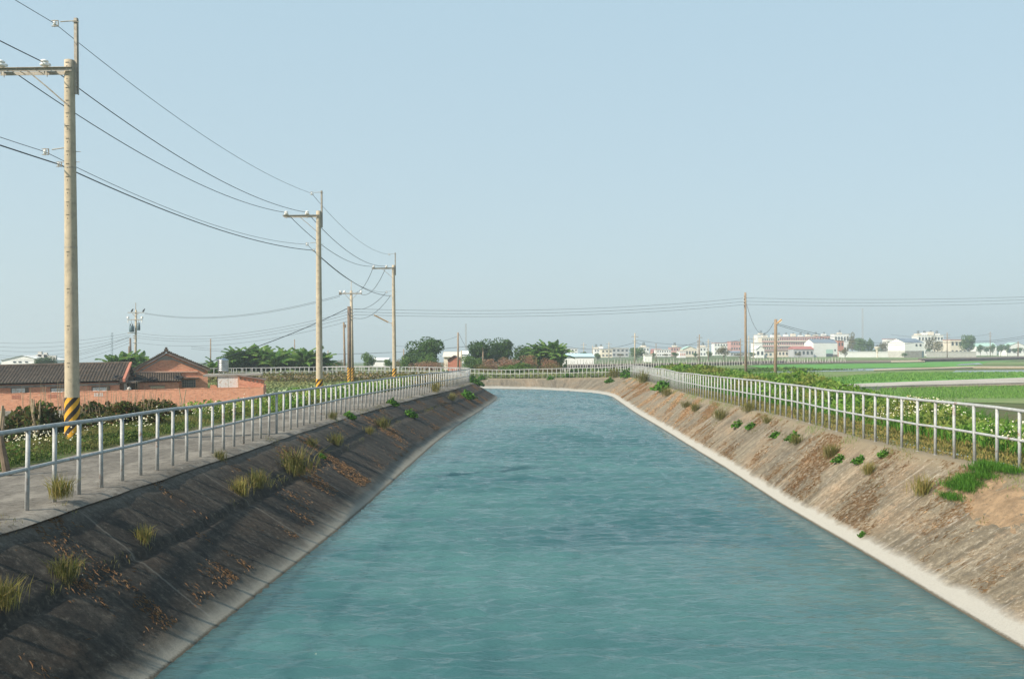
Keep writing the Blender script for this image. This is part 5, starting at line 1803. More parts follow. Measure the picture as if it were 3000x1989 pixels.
for i, (px, py, kind, sz, sd, lab) in enumerate(tuft_list):
    P, S = (LP, LS) if sd == 'L' else (RP, RS)
    q = slope_hit(px, py, P, S)
    far = q.y > 60
    me = TUFT[kind][i % 3]
    k = sz * (1.0 if q.y < 35 else (1.3 if q.y < 60 else 1.9))
    o = mobj({'green': 'leaf_tuft', 'grass': 'grass_tuft', 'dry': 'dry_tuft'}[kind], me, None, q - Vector((0, 0, .03)), (0, 0, i * 1.7), k)
    tag(o, lab, 'grass tuft', GK[kind])
# thick grass patch and bare sand at the right edge
q = slope_hit(2860, 1400, RP, RS)
cells = []
for px, py in ((2800, 1455), (2810, 1435), (2830, 1420), (2850, 1405), (2875, 1390), (2900, 1380), (2930, 1378), (2960, 1385), (2825, 1440), (2855, 1418), (2890, 1400)):
    h = slope_hit(px, py, RP, RS)
    cc = np.array([h]) + RNG.normal(0, 1, (520, 3)) * [.10, .20, .0]
    cells.append(cc)
cc = np.concatenate(cells)
o = mobj('grass_patch', np_mesh('grass_patch', blade_verts(cc, .15, .010, 1.2), 4, M['leaf_fresh']))
tag(o, 'thick vivid green grass patch spilling over the crest at the right edge', 'grass', kind='stuff')

# sandy slump below it
M['sand'] = plain('sand', (.25, .17, .10), .95, .35, 4, dirt=(.15, .11, .07), bump=1.0)
def slump(name, mat, label, cat, px, py, ls, lt, th):
    q = slope_hit(px, py, RP, RS)
    i = int(np.argmin(np.abs(RP[:140, 3] - q.y)))
    s0 = RS[i]
    mb = MB(); A, B = 96, 26
    for b in range(B + 1):
        f = 1 - b / B
        for a in range(A):
            an = 2 * math.pi * a / A
            rr = f * (1 + .22 * mnoise.noise(Vector((math.cos(an) * 1.6, math.sin(an) * 1.6, 2))) + .16 * mnoise.noise(Vector((math.cos(an) * 6, math.sin(an) * 6, 5))) + .08 * mnoise.noise(Vector((math.cos(an) * 17, math.sin(an) * 17, 5))))
            v = slope_pt(RP, RS, s0 + ls * rr * math.cos(an) - .9 * rr * math.sin(an), .22 + lt * rr * math.sin(an))
            v.z += -.02 + th * (1 - f ** 2.5) + (.05 * mnoise.noise(v * 3.0) + .035 * mnoise.noise(v * 9.0)) * (.45 + .55 * (1 - f))
            mb.v.append(tuple(v))
    for b in range(B):
        for a in range(A):
            a2 = (a + 1) % A
            mb.f.append((b * A + a, b * A + a2, (b + 1) * A + a2, (b + 1) * A + a))
    o = mb.obj(name, mat, None, True)
    me = o.data
    if sum(p.normal.z for p in me.polygons) < 0: me.flip_normals()
    return tag(o, label, cat)
slump('sand_slump', M['sand'], 'bare orange sand slumped over the broken slope below the thick grass patch', 'sand', 2850, 1490, 1.9, .21, .05)

# the two tallest clumps get thick dry roots: long straws lying down slope
# ------------------------------------------------------------------ shrubs behind the nearest pole
def shrub_mesh(name, mat, n, seed, size=.085, stems=True):
    g = np.random.default_rng(seed)
    lobes = g.uniform(-1, 1, (14, 3)) * [.75, .55, .4] + [0, 0, .62]
    k = g.integers(0, 14, n)
    dirs = g.normal(size=(n, 3)); dirs /= np.linalg.norm(dirs, axis=1)[:, None]
    c = lobes[k] + dirs * (g.uniform(.15, .42, (n, 1)))
    c = c[c[:, 2] > .0]
    return np_mesh(name, leaf_verts(c, size, .1, 1.5, g, dirs[:len(c)] * .6), 4, mat)
shr = [shrub_mesh('foliage', M['leaf_bush'], 6500, 70 + k) for k in range(3)]
def twigs_mesh(seed, n=22, h=1.5, r=.5):
    g = random.Random(seed); mb = MB()
    for i in range(n):
        x, y = g.uniform(-r, r), g.uniform(-r, r)
        a = Vector((x, y, 0)); b = Vector((x + g.uniform(-.35, .35), y + g.uniform(-.3, .3), h * g.uniform(.6, 1.15)))
        mb.tube([a, a.lerp(b, .5) + Vector((g.uniform(-.05, .05), 0, 0)), b], [.013, .010, .005], 4, False)
    return mb.mesh('stems', M['twig'])
tw = [twigs_mesh(80 + k) for k in range(3)]
specs = [(110, 1215, 36, 1.0), (165, 1205, 34, 1.15), (225, 1212, 38, 1.05), (285, 1208, 36, 1.1), (345, 1212, 37, 1.0), (405, 1200, 40, 1.2), (455, 1212, 38, .95), (515, 1220, 40, .85), (330, 1250, 31, .8), (400, 1262, 30, .75), (470, 1250, 33, .75), (565, 1222, 43, .75)]
sl = ['leftmost dark shrub, beside the water filled plot', 'dark shrub with dead stakes left of the nearest pole', 'dark shrub directly behind the striped foot of the nearest pole', 'dark reddish shrub just right of the nearest pole', 'dark shrub below the middle white shutter of the long house',
      'tallest dark shrub, in front of the passage between the houses', 'dark shrub below the lean-to window board', 'low dark shrub below the barred window', 'small shrub behind the white flowers right of the nearest pole', 'small shrub in the second row right of the white flowers',
      'small shrub in front of the drain wall, low behind the rail', 'last small shrub before the grassy verge']
for i, (px, py, Y, k) in enumerate(specs):
    p = W(px, py, Y)
    gzv = ground_z(p.x, Y)
    t = thing('shrub', (p.x, Y, gzv - .05), sl[i], 'shrub', 'dark shrubs below the left road')
    hgt = max(.8, (W(px, py - 22 * k, Y).z - gzv)) / 1.25
    mobj('foliage', shr[i % 3], t, None, (0, 0, i * 1.3), (k * 1.35, k * 1.1, hgt * .95))
    mobj('stems', tw[i % 3], t, None, (0, 0, i * .9), (k * 1.2, k, hgt * 1.02))
# dead stalks standing against the brick wall
ds = thing('dead_stalks', tuple(W(420, 1240, 42)), 'thin bare stalks of dead bean poles standing against the brick wall', 'dead stalks')
for i in range(26):
    px = 250 + i * 14 + random.uniform(-6, 6); Y = random.uniform(38, 46)
    b_ = W(px, 1262, Y) - Vector(ds.location); a_ = W(px + random.uniform(-9, 9), random.uniform(1150, 1190), Y) - Vector(ds.location)
    m = MB(); m.tube([b_, b_.lerp(a_, .5) + Vector((random.uniform(-.06, .06), 0, 0)), a_], [.016, .012, .006], 5); m.obj('stalk', M['twig'], ds)
bp = thing('bean_poles', tuple(W(545, 1210, 50)), 'pale crossed bean poles leaning right of the thin dead stalks', 'bean poles')
for (x0, y0, x1, y1) in ((524, 1135, 538, 1192), (545, 1140, 533, 1190), (528, 1180, 540, 1205), (541, 1172, 530, 1200)):
    b_ = W(x1, y1 + 18, 50) - Vector(bp.location); a_ = W(x0, y0, 50) - Vector(bp.location)
    m = MB(); m.tube([b_, a_], [.03, .02], 6); m.obj('bean_pole', M['twig'], bp)
for lab, lst in (('split wooden stakes leaning at the left edge of the photo before the flooded plot', ((-4, 1290, 8, 1188, 20), (3, 1275, 12, 1196, 20.5), (6, 1345, -8, 1240, 19))),
                 ('pale broken stakes sticking out of the dark shrub left of the nearest pole', ((106, 1250, 93, 1168, 33), (98, 1260, 99, 1172, 33), (112, 1240, 118, 1176, 33), (108, 1262, 91, 1186, 33)))):
    p0 = W(lst[0][0], lst[0][1], lst[0][4])
    t = thing('wooden_stakes', tuple(p0), lab, 'stakes')
    for k, (xa, ya, xb, yb, Y) in enumerate(lst):
        m = MB(); m.tube([W(xa, ya + 30, Y) - p0, W(xb, yb, Y) - p0], [.045, .025], 6); m.obj('stake', M['twig'], t)
# thick stump at the left edge
p0 = W(14, 1345, 17.6)
st = thing('tree_stump', tuple(p0), 'thick leaning grey stump at the left edge behind the first rail post', 'tree stump')
m = MB(); m.tube([Vector((.05, 0, -.3)), W(10, 1330, 17.6) - p0, W(3, 1285, 17.6) - p0, W(-4, 1255, 17.6) - p0], [.075, .06, .045, .035], 9); m.obj('trunk', M['bark'], st)
m = MB(); m.tube([W(4, 1285, 17.6) - p0, W(11, 1220, 17.8) - p0], [.022, .012], 7); m.obj('branch', M['bark'], st)

# ------------------------------------------------------------------ trees
def crown_mesh(name, mat, n, seed, size, lobes=18, squash=.8, leafout=.5):
    """crown in a unit radius, made of leaves in uneven clumps with gaps"""
    g = np.random.default_rng(seed)
    L = g.normal(size=(lobes, 3)); L /= np.linalg.norm(L, axis=1)[:, None]
    L *= g.uniform(.25, .72, (lobes, 1)); L[:, 2] *= squash
    R = g.uniform(.24, .42, lobes)
    k = g.integers(0, lobes, n)
    d = g.normal(size=(n, 3)); d /= np.linalg.norm(d, axis=1)[:, None]
    c = L[k] + d * (R[k] * g.uniform(.55, 1.06, n) ** .5)[:, None] * [1, 1, squash]
    return np_mesh(name, leaf_verts(c, size, .0, 1.4, g, d * .9), 4, mat)
CR = {'dark': [crown_mesh('crown', M['leaf_dark'], 5200, 100 + k, .052) for k in range(3)],
      'green': [crown_mesh('crown', M['leaf_green'], 4200, 110 + k, .055) for k in range(2)],
      'olive': [crown_mesh('crown', M['leaf_olive'], 2600, 120 + k, .05) for k in range(2)],
      'dry': [crown_mesh('crown', M['dry_twig'], 4200, 130 + k, .038, 22, .7) for k in range(2)]}
CR['banana'] = [crown_mesh('crown', M['leaf_banana'], 1500, 140 + k, .13, 22, .8) for k in range(2)]
def trunk_mesh(seed, h=1.0):
    g = random.Random(seed); mb = MB()
    mb.tube([(0, 0, 0), (.02, 0, h * .5), (0, 0, h)], [.07, .055, .04], 8)
    for k in range(6):
        a = g.uniform(0, 6.28); z = h * g.uniform(.55, .95)
        mb.tube([(0, 0, z), (math.cos(a) * .25, math.sin(a) * .25, z + .28), (math.cos(a) * .5, math.sin(a) * .5, z + .5)], [.035, .025, .012], 6)
    return mb.mesh('trunk', M['bark'], True)
TK = [trunk_mesh(k) for k in range(3)]
def tree(px0, px1, top, Y, kind, label, base=-1.2, bot=None, name='tree', cat='tree', group=None, i=0):
    cx = (px0 + px1) / 2
    tp_, = (W(cx, top, Y),)
    zb = W(cx, bot, Y).z if bot else base
    zb = min(zb, base + .35 if Y < 200 else zb)
    rx = (px1 - px0) / 2 * Y / FPX
    Ht = tp_.z - base
    t = thing(name, (tp_.x, Y, base), label, cat, group, rz=i * 1.1)
    rz = (tp_.z - zb) / 2
    ms = CR[kind]
    mobj('crown', ms[i % len(ms)], t, (0, 0, zb - base + rz), (0, 0, i * 2.3), (rx * 1.36, rx * 1.15, rz / .70))
    if kind != 'dry' or True:
        tkh = max(.3, (zb - base + rz) * .55)
        mobj('trunk', TK[i % 3], t, None, None, (max(rx, 1.0) * .8, max(rx, 1.0) * .8, tkh))
    return t
tree(1186, 1308, 982, 150, 'dark', 'large dark green tree with visible limbs, left of the tall plain pole', bot=1062, i=0)
tree(1165, 1232, 1030, 150, 'green', 'lower green bushy tree at the left foot of the large dark tree', bot=1072, i=1)
tree(1225, 1290, 1035, 147, 'green', 'green bush under the right side of the large dark tree', bot=1074, i=2)
tree(1362, 1462, 989, 152, 'dark', 'broad round dark tree, left one of the rounded pair beyond the bend', bot=1066, i=3)
tree(1420, 1514, 989, 154, 'dark', 'round dark tree, right one of the rounded pair beyond the bend', bot=1064, i=4)
tree(1488, 1578, 999, 152, 'dark', 'dark tree between the rounded pair and the far banana plants', bot=1062, i=5)
tree(1545, 1612, 1018, 150, 'dark', 'low dark tree in the shade of the far banana plants', bot=1070, i=6)
tree(1345, 1420, 1036, 148, 'green', 'bright green bush beside the brown gabled shed', bot=1072, i=7)
tree(1053, 1102, 1033, 160, 'green', 'single round green bush with a dark side beyond the railing', bot=1082, i=8)
tree(1122, 1152, 1048, 170, 'green', 'small round bush just left of the third road pole', bot=1078, i=9)
tree(1150, 1186, 1052, 175, 'olive', 'low dull bush between the third road pole and the big tree', bot=1080, i=10)
tree(975, 1018, 1055, 175, 'olive', 'brownish bush behind the striped pair of poles', bot=1082, i=11)
tree(955, 985, 1058, 180, 'olive', 'small brown bush right of the second road pole', bot=1084, i=12)
tree(640, 705, 1022, 118, 'dark', 'dark tree behind the steel water tank', bot=1068, base=-1.8, i=13)
tree(775, 850, 1020, 122, 'dark', 'dark tree among the banana plants right of the slanting cable', bot=1080, base=-1.6, i=14)
tree(840, 900, 1028, 124, 'olive', 'reddish brown tree between the banana plants, left of the second road pole', bot=1082, base=-1.6, i=15)
tree(690, 780, 1050, 121, 'dark', 'low dark growth under the left banana plants', bot=1086, base=-1.6, i=16)
tree(850, 955, 1052, 121, 'dark', 'low dark growth under the right banana plants', bot=1086, base=-1.6, i=17)
tree(95, 168, 1042, 180, 'dark', 'dark round tree in front of the white house at the far left', bot=1085, i=18)
tree(1196, 1322, 1053, 128, 'dry', 'mound of dry pinkish brown brush under the large dark tree', bot=1080, i=19, name='dry_bush', cat='dry bush')
tree(1400, 1470, 1048, 126, 'dry', 'left part of the dry brown brush in front of the rounded trees', bot=1076, i=20, name='dry_bush', cat='dry bush')
tree(1450, 1535, 1042, 128, 'dry', 'middle mound of dry brown brush in front of the rounded trees', bot=1076, i=21, name='dry_bush', cat='dry bush')
tree(1515, 1580, 1036, 128, 'dry', 'highest mound of dry brown brush, next to the pole in the brush', bot=1074, i=22, name='dry_bush', cat='dry bush')
tree(1582, 1640, 1044, 128, 'dry', 'reddish dry brush under the far banana plants', bot=1076, i=23, name='dry_bush', cat='dry bush')
tree(1455, 1580, 1064, 116, 'green', 'low green bushes directly behind the far railing of the bend', bot=1082, i=24, name='bush', cat='bush')
tree(1380, 1450, 1068, 117, 'olive', 'yellowish low bush behind the far railing near the left bank corner', bot=1086, i=25, name='bush', cat='bush')
tree(1570, 1650, 1064, 117, 'olive', 'yellow and orange weeds mound behind the far railing', bot=1086, i=26, name='bush', cat='bush')
tree(1838, 1893, 1013, 330, 'green', 'green tree behind the far pole with small crossarms', bot=1048, i=27)
tree(1739, 1762, 1034, 330, 'green', 'small green tree at the right end of the pale blue roof', bot=1052, i=28)
tree(2095, 2146, 1013, 330, 'olive', 'greyish bare tree in front of the red and white village block', bot=1046, i=29)
tree(2066, 2088, 1028, 345, 'green', 'small dark green tree left of the greyish bare tree', bot=1046, i=30)
tree(1965, 1990, 1030, 350, 'green', 'small tree below the pale green roofed house', bot=1044, i=31)
tree(2478, 2515, 974, 520, 'olive', 'tall greyish village tree left of the green pair', bot=1034, i=32)
tree(2502, 2548, 982, 500, 'green', 'dense green village tree right of the greyish one', bot=1036, i=33)
tree(2540, 2562, 992, 500, 'green', 'narrow green village tree before the thin water tower', bot=1036, i=34)
tree(2568, 2612, 1000, 510, 'olive', 'brownish village trees left of the white barn with grey base', bot=1034, i=35)
tree(2712, 2760, 985, 500, 'olive', 'thin brown village tree in front of the big white block', bot=1034, i=36)
tree(2815, 2862, 972, 480, 'green', 'tall round green tree right of the red roof in the village', bot=1032, i=37)
for k, (a, b, tp__) in enumerate(((2860, 2885, 1010), (2882, 2902, 1014), (2898, 2918, 1008), (2918, 2945, 1005), (2940, 2962, 1008), (2962, 3000, 1016), (2712, 2730, 1020), (1990, 2010, 1036), (2545, 2600, 1024))):
    tree(a, b, tp__, 520, 'green', ('first low tree right of the round village tree', 'second low tree right of the round village tree', 'third low tree right of the round village tree', 'round low tree near the pale green greenhouse roofs', 'palm like low tree near the greenhouse roofs', 'flat low trees at the right edge of the village', 'small bush at the right corner of the barn with grey base', 'little tree in front of the green roofed house', 'dark hedge trees behind the long white wall')[k], bot=1032, i=38 + k)

for k, (a, b, tp__, lab) in enumerate(((1700, 1722, 1030, 'small hazy bush at the left end of the village strip'), (1803, 1830, 1036, 'low bush in front of the grey concrete block'), (1905, 1924, 1034, 'little bush behind the white hut'),
        (1940, 1962, 1036, 'low bush under the house with the dark window strip'), (2026, 2048, 1034, 'bush at the right foot of the green roofed workshop'), (2150, 2182, 1036, 'bush before the low sheds left of the brown pole'),
        (2192, 2216, 1032, 'bush between the brown pole and the white gable house'), (2330, 2352, 1032, 'brown bush before the dark sheds'), (2640, 2660, 1034, 'low weeds at the foot of the barn with grey base'), (2462, 2490, 1018, 'reddish bush right of the white barn'))):
    tree(a, b, tp__, 400, ('green', 'olive')[k % 2], lab, bot=1044, i=50 + k, name='bush', cat='bush')
tree(1562, 1612, 1014, 141, 'banana', 'ruffled banana foliage filling the left of the far banana group', bot=1070, i=60)
tree(1598, 1652, 1006, 141, 'banana', 'dense wind ruffled banana foliage at the right end of the far tree row', bot=1068, i=61)
tree(675, 790, 1034, 122, 'banana', 'dense banana foliage filling the left half of the banana grove', bot=1080, base=-1.6, i=62)
tree(860, 955, 1036, 122, 'banana', 'dense banana foliage filling the right half of the banana grove', bot=1080, base=-1.6, i=63)
# banana plants: every big leaf its own part
def banana_leaf(seed):
    g = random.Random(seed)
    mb = MB(); L = 2.3; W_ = .34; n = 9
    left, right, mid = [], [], []
    for i in range(n + 1):
        t = i / n
        x = L * (t * .75 + .0); z = L * (.62 * t - .72 * t * t * 1.0)
        w = W_ * math.sin(math.pi * min(1, t * .93 + .06)) ** .6
        mid.append(Vector((x, 0, z)))
        left.append(Vector((x + g.uniform(-.04, .04), w * g.uniform(.8, 1.1), z - .10 - g.uniform(0, .10))))
        right.append(Vector((x + g.uniform(-.04, .04), -w * g.uniform(.8, 1.1), z - .10 - g.uniform(0, .10))))
    for i in range(n):
        mb.add([mid[i], mid[i + 1], left[i + 1].lerp(left[i], .12), left[i]], [(0, 1, 2, 3)])
        mb.add([mid[i], right[i], right[i + 1].lerp(right[i], .12), mid[i + 1]], [(0, 1, 2, 3)])
    return mb.mesh('leaf', M['leaf_banana'])
BL = [banana_leaf(200 + k) for k in range(4)]
bt = MB(); bt.tube([(0, 0, 0), (.03, 0, 1.2), (0, 0, 2.4)], [.17, .13, .07], 8); BT = bt.mesh('stem', M['leaf_olive'], True)
def banana(px, top, Y, k, label, i, base=-1.6):
    k *= 1.22; top -= 12
    g = random.Random(300 + i)
    p = W(px, top, Y)
    t = thing('banana_plant', (p.x, Y, base), label, 'banana plant', 'banana plants', rz=g.uniform(0, 6))
    H = p.z - base
    sh = max(.6, H - 1.55 * k)
    mobj('stem', BT, t, None, None, (k, k, sh / 2.4))
    nl = 15
    for j in range(nl):
        a = j * 2.4 + g.uniform(-.3, .3)
        el = .25 + 1.1 * (j / nl)          # inner leaves stand upright
        mobj('leaf', BL[(i + j) % 4], t, (0, 0, sh - .12 * k + .02 * j), (0, -el, a), k * g.uniform(.85, 1.1))
bl = [(720, 1026, 120, 1.2, 'banana plant just right of the steel tank'), (748, 1022, 121, 1.25, 'second banana plant from the steel tank'), (775, 1030, 120, 1.0, 'banana plant left of where the slanting cable crosses'),
      (690, 1030, 119, 1.1, 'banana plant half hidden by the steel tank'), (805, 1034, 119, 1.15, 'banana plant with yellowing drooping leaves in the middle of the grove'), (835, 1030, 122, 1.1, 'banana plant right of the yellowing one'),
      (895, 1027, 119, 1.3, 'big banana plant left of the second road pole'), (922, 1030, 120, 1.3, 'banana plant touching the second road pole on its left'), (948, 1040, 121, 1.1, 'banana plant whose leaves show right of the second road pole'), (868, 1042, 120, 1.0, 'low banana plant in the right half of the grove'),
      (335, 1047, 105, 1.1, 'banana plant above the right end of the long tiled roof, leftmost'), (362, 1044, 106, 1.1, 'banana plant above the long tiled roof, left of the transformer pole'), (388, 1040, 107, 1.1, 'banana plant at the foot of the transformer pole'), (412, 1048, 106, 1.0, 'banana plant right of the transformer pole above the gabled roof'),
      (627, 1066, 100, .8, 'low banana plant between the gabled house and the steel tank'),
      (1572, 1016, 140, 1.05, 'banana plant at the left of the far banana group'), (1598, 1012, 140, 1.15, 'banana plant in the middle of the far banana group'), (1625, 1008, 139, 1.3, 'tallest banana plant, right end of the far banana group'), (1640, 1024, 138, 1.05, 'outermost banana plant leaning over the pale blue roof')]
for i, (px, top, Y, k, lab) in enumerate(bl): banana(px, top, Y, k, lab, i, -1.8 if px < 700 else -1.3)

# ------------------------------------------------------------------ far buildings
def fbox(parent, name, mat, x0, x1, y0, y1, z0, z1):
    m = MB(); m.box(x0, x1, y0, y1, z0, z1); return m.obj(name, M[mat], parent)
WINCACHE = {}
def building(px0, px1, top, Y, mat, label, rows=2, cols=4, roof='flat', roofmat='concrete_pale', depth=9, name='village_house', cat='building', tanks=0, wmat='glass_dark', band=None, base=-1.05, gable_px=0):
    a, b = W(px0, 1030, Y), W(px1, 1030, Y)
    H = W(px0, top, Y).z - base
    w = b.x - a.x
    t = thing(name, ((a.x + b.x) / 2, Y, base), label, cat)
    hb = H if roof == 'flat' else H * .72
    fbox(t, 'wall', mat, -w / 2, w / 2, 0, depth, 0, hb)
    if roof == 'flat':
        fbox(t, 'roof', roofmat, -w / 2 - .15, w / 2 + .15, -.15, depth + .15, hb + .002, hb + .3)
    elif roof == 'side':     # ridge parallel to the front
        m = MB(); m.add([(-w / 2 - .2, -.3, hb), (w / 2 + .2, -.3, hb), (w / 2 + .2, depth / 2, H), (-w / 2 - .2, depth / 2, H), (-w / 2 - .2, depth + .3, hb), (w / 2 + .2, depth + .3, hb)], [(0, 1, 2, 3), (3, 2, 5, 4), (0, 3, 4), (1, 5, 2)])
        m.obj('roof', M[roofmat], t)
    elif roof == 'gable':
        m = MB(); m.add([(-w / 2, -.02, hb), (w / 2, -.02, hb), (0, -.02, H)], [(0, 1, 2)]); m.obj('gable', M[mat], t)
        m = MB(); m.add([(-w / 2 - .2, -.3, hb - .1), (0, -.3, H), (0, depth, H), (-w / 2 - .2, depth, hb - .1), (w / 2 + .2, -.3, hb - .1), (w / 2 + .2, depth, hb - .1)], [(0, 1, 2, 3), (1, 4, 5, 2)]); m.obj('roof', M[roofmat], t)
    if rows and cols:
        cw_, rh = w / cols, hb / rows
        ww, wh = round(cw_ * .5, 1), round(rh * .42, 1)
        key = (ww, wh, wmat)
        if key not in WINCACHE:
            m = MB(); m.box(-ww / 2, ww / 2, -.06, -.004, -wh / 2, wh / 2); WINCACHE[key] = m.mesh('window', M[wmat])
        for r in range(rows):
            for c_ in range(cols):
                mobj('window', WINCACHE[key], t, (-w / 2 + cw_ * (c_ + .5), 0, rh * (r + .55)))
            if band and r: fbox(t, 'balcony_band', band, -w / 2, w / 2, -.5, -.07, rh * r - .1, rh * r + rh * .24)
    for k in range(tanks):
        x = -w / 2 + w * (k + .5) / tanks
        m = MB(); m.lathe([(.7, 0), (.7, 1.5), (.5, 1.7), (.1, 1.8)], (x, depth * .5, hb + 1.1), 10); tk_ = m.obj('roof_tank', M['stainless'], t)
        fbox(t, 'stair_house', 'white_wall' if k % 2 else 'cream_wall', x - 1.3, x + 1.1, depth * .3, depth * .8, hb + .3, hb + 1.1 + (k % 3) * .5)
    return t
building(1645, 1740, 1036, 230, 'white_wall', 'long low shed with a pale blue roof beyond the far banana plants', 0, 0, 'side', 'cyan_roof', 16, cat='shed', name='shed')
building(1653, 1692, 1022, 640, 'white_wall', 'hazy white house above the left of the pale blue roof', 2, 4)
building(1741, 1770, 1023, 560, 'white_wall', 'white house with rooftop clutter at the left end of the village', 2, 4, tanks=2)
building(1762, 1794, 1024, 440, 'cream_wall', 'two storey cream house next to the grey concrete blocks', 2, 3)
building(1793, 1842, 1021, 470, 'grey_wall', 'plain grey concrete block of houses', 2, 4)
building(1876, 1902, 1018, 520, 'white_wall', 'small white house right of the green tree', 2, 3, tanks=1)
building(1889, 1910, 1041, 270, 'white_wall', 'tiny bright white hut standing alone in the fields', 0, 0, cat='hut', name='hut', depth=3, base=-1.0)
building(1912, 1940, 1022, 560, 'red_wall', 'low reddish house behind the small white hut', 1, 4, 'side', 'red_roof')
building(1924, 1966, 1025, 500, 'white_wall', 'white house with a dark window strip right of the white hut', 2, 6)
building(1965, 1996, 1018, 560, 'pink_wall', 'pinkish house beside the pale green roof', 2, 4, tanks=1)
building(1992, 2009, 1030, 430, 'white_wall', 'small white house with a red door front', 1, 3, wmat='red_wall')
building(2000, 2042, 1014, 480, 'cream_wall', 'workshop with a pale green gabled roof', 1, 5, 'gable', 'green_roof')
building(2050, 2078, 1018, 520, 'white_wall', 'white house between the close far poles and the bare tree', 2, 3, tanks=1)
building(2093, 2142, 1005, 600, 'white_wall', 'white block with a red roof strip behind the greyish tree', 3, 6, 'flat', 'red_roof')
building(2141, 2170, 1001, 560, 'pink_wall', 'pink and white house with a red roof edge left of the tall brown pole', 3, 4, 'flat', 'red_roof')
building(2140, 2206, 1028, 520, 'grey_wall', 'row of low sheds behind the tall brown pole', 1, 8, 'side', 'grey_roof')
building(2215, 2239, 1013, 420, 'white_wall', 'small white gable house near the lamp pole', 1, 2, 'gable', 'white_wall')
building(2239, 2276, 1023, 430, 'cream_wall', 'low cream house with blue shutters right of the white gable house', 1, 3, 'side', 'brown_roof', wmat='transformer')
building(2211, 2234, 1005, 560, 'white_wall', 'white annex with a row of small square windows', 1, 5)
building(2219, 2250, 981, 620, 'white_wall', 'tall white stair tower with a dark rooftop screen', 2, 3, tanks=1)
building(2232, 2284, 989, 600, 'cream_wall', 'four storey cream apartment block with dark window strips', 4, 8, band='pink_wall', tanks=2)
building(2276, 2384, 987, 640, 'pink_wall', 'long pink apartment block with tanks and stair houses on its roof', 4, 16, band='cream_wall', tanks=5)
building(2384, 2432, 985, 660, 'pink_wall', 'right hand wing of the pink apartment block above the white barn', 3, 6, band='cream_wall', tanks=2)
building(2270, 2330, 1020, 470, 'cream_wall', 'low house with a patched brown roof below the apartment block', 1, 6, 'side', 'brown_roof')
building(2325, 2384, 1014, 460, 'grey_wall', 'dark sheds with a faded red roof left of the white barn', 1, 5, 'side', 'red_roof')
building(2445, 2488, 979, 680, 'white_wall', 'white building rising behind the right end of the white barn', 2, 5, tanks=1)
building(2455, 2472, 998, 520, 'red_wall', 'narrow red brick house right of the white barn', 2, 2)
building(2600, 2640, 994, 640, 'white_wall', 'white house with a red roof strip behind the bare village trees', 2, 4, 'flat', 'red_roof')
building(2690, 2764, 983, 560, 'white_wall', 'large white modern block behind the barn with grey base', 3, 8, tanks=4)
building(2755, 2790, 1002, 520, 'cream_wall', 'cream house with tall dark openings right of the white block', 2, 4)
building(2785, 2832, 996, 500, 'cream_wall', 'house with a dark red roof edge next to the round village tree', 2, 4, 'flat', 'red_roof')
building(2860, 2920, 1004, 600, 'white_wall', 'pale greenish warehouse behind the low trees at the right', 0, 0, 'side', 'green_roof')
building(2950, 3010, 1003, 540, 'white_wall', 'pale green roofed warehouse at the right edge of the photo', 1, 4, 'gable', 'green_roof')
building(1094, 1134, 1048, 200, 'white_wall', 'low shed with a bright white roof right of the round green bush', 0, 0, 'side', 'white_wall', 6, cat='shed', name='shed')
building(1300, 1346, 1031, 165, 'cream_wall', 'cream walled shed with a pale roof between the tree groups', 0, 0, 'side', 'cream_wall', 6, cat='shed', name='shed')
building(1312, 1348, 1041, 158, 'red_wall', 'small brown gabled hut in front of the cream shed', 0, 0, 'gable', 'brown_roof', 5, cat='hut', name='hut')
building(1350, 1372, 1028, 260, 'white_wall', 'distant white shed roof right of the plain pole', 0, 0, 'side', 'white_wall', 6, cat='shed', name='shed')
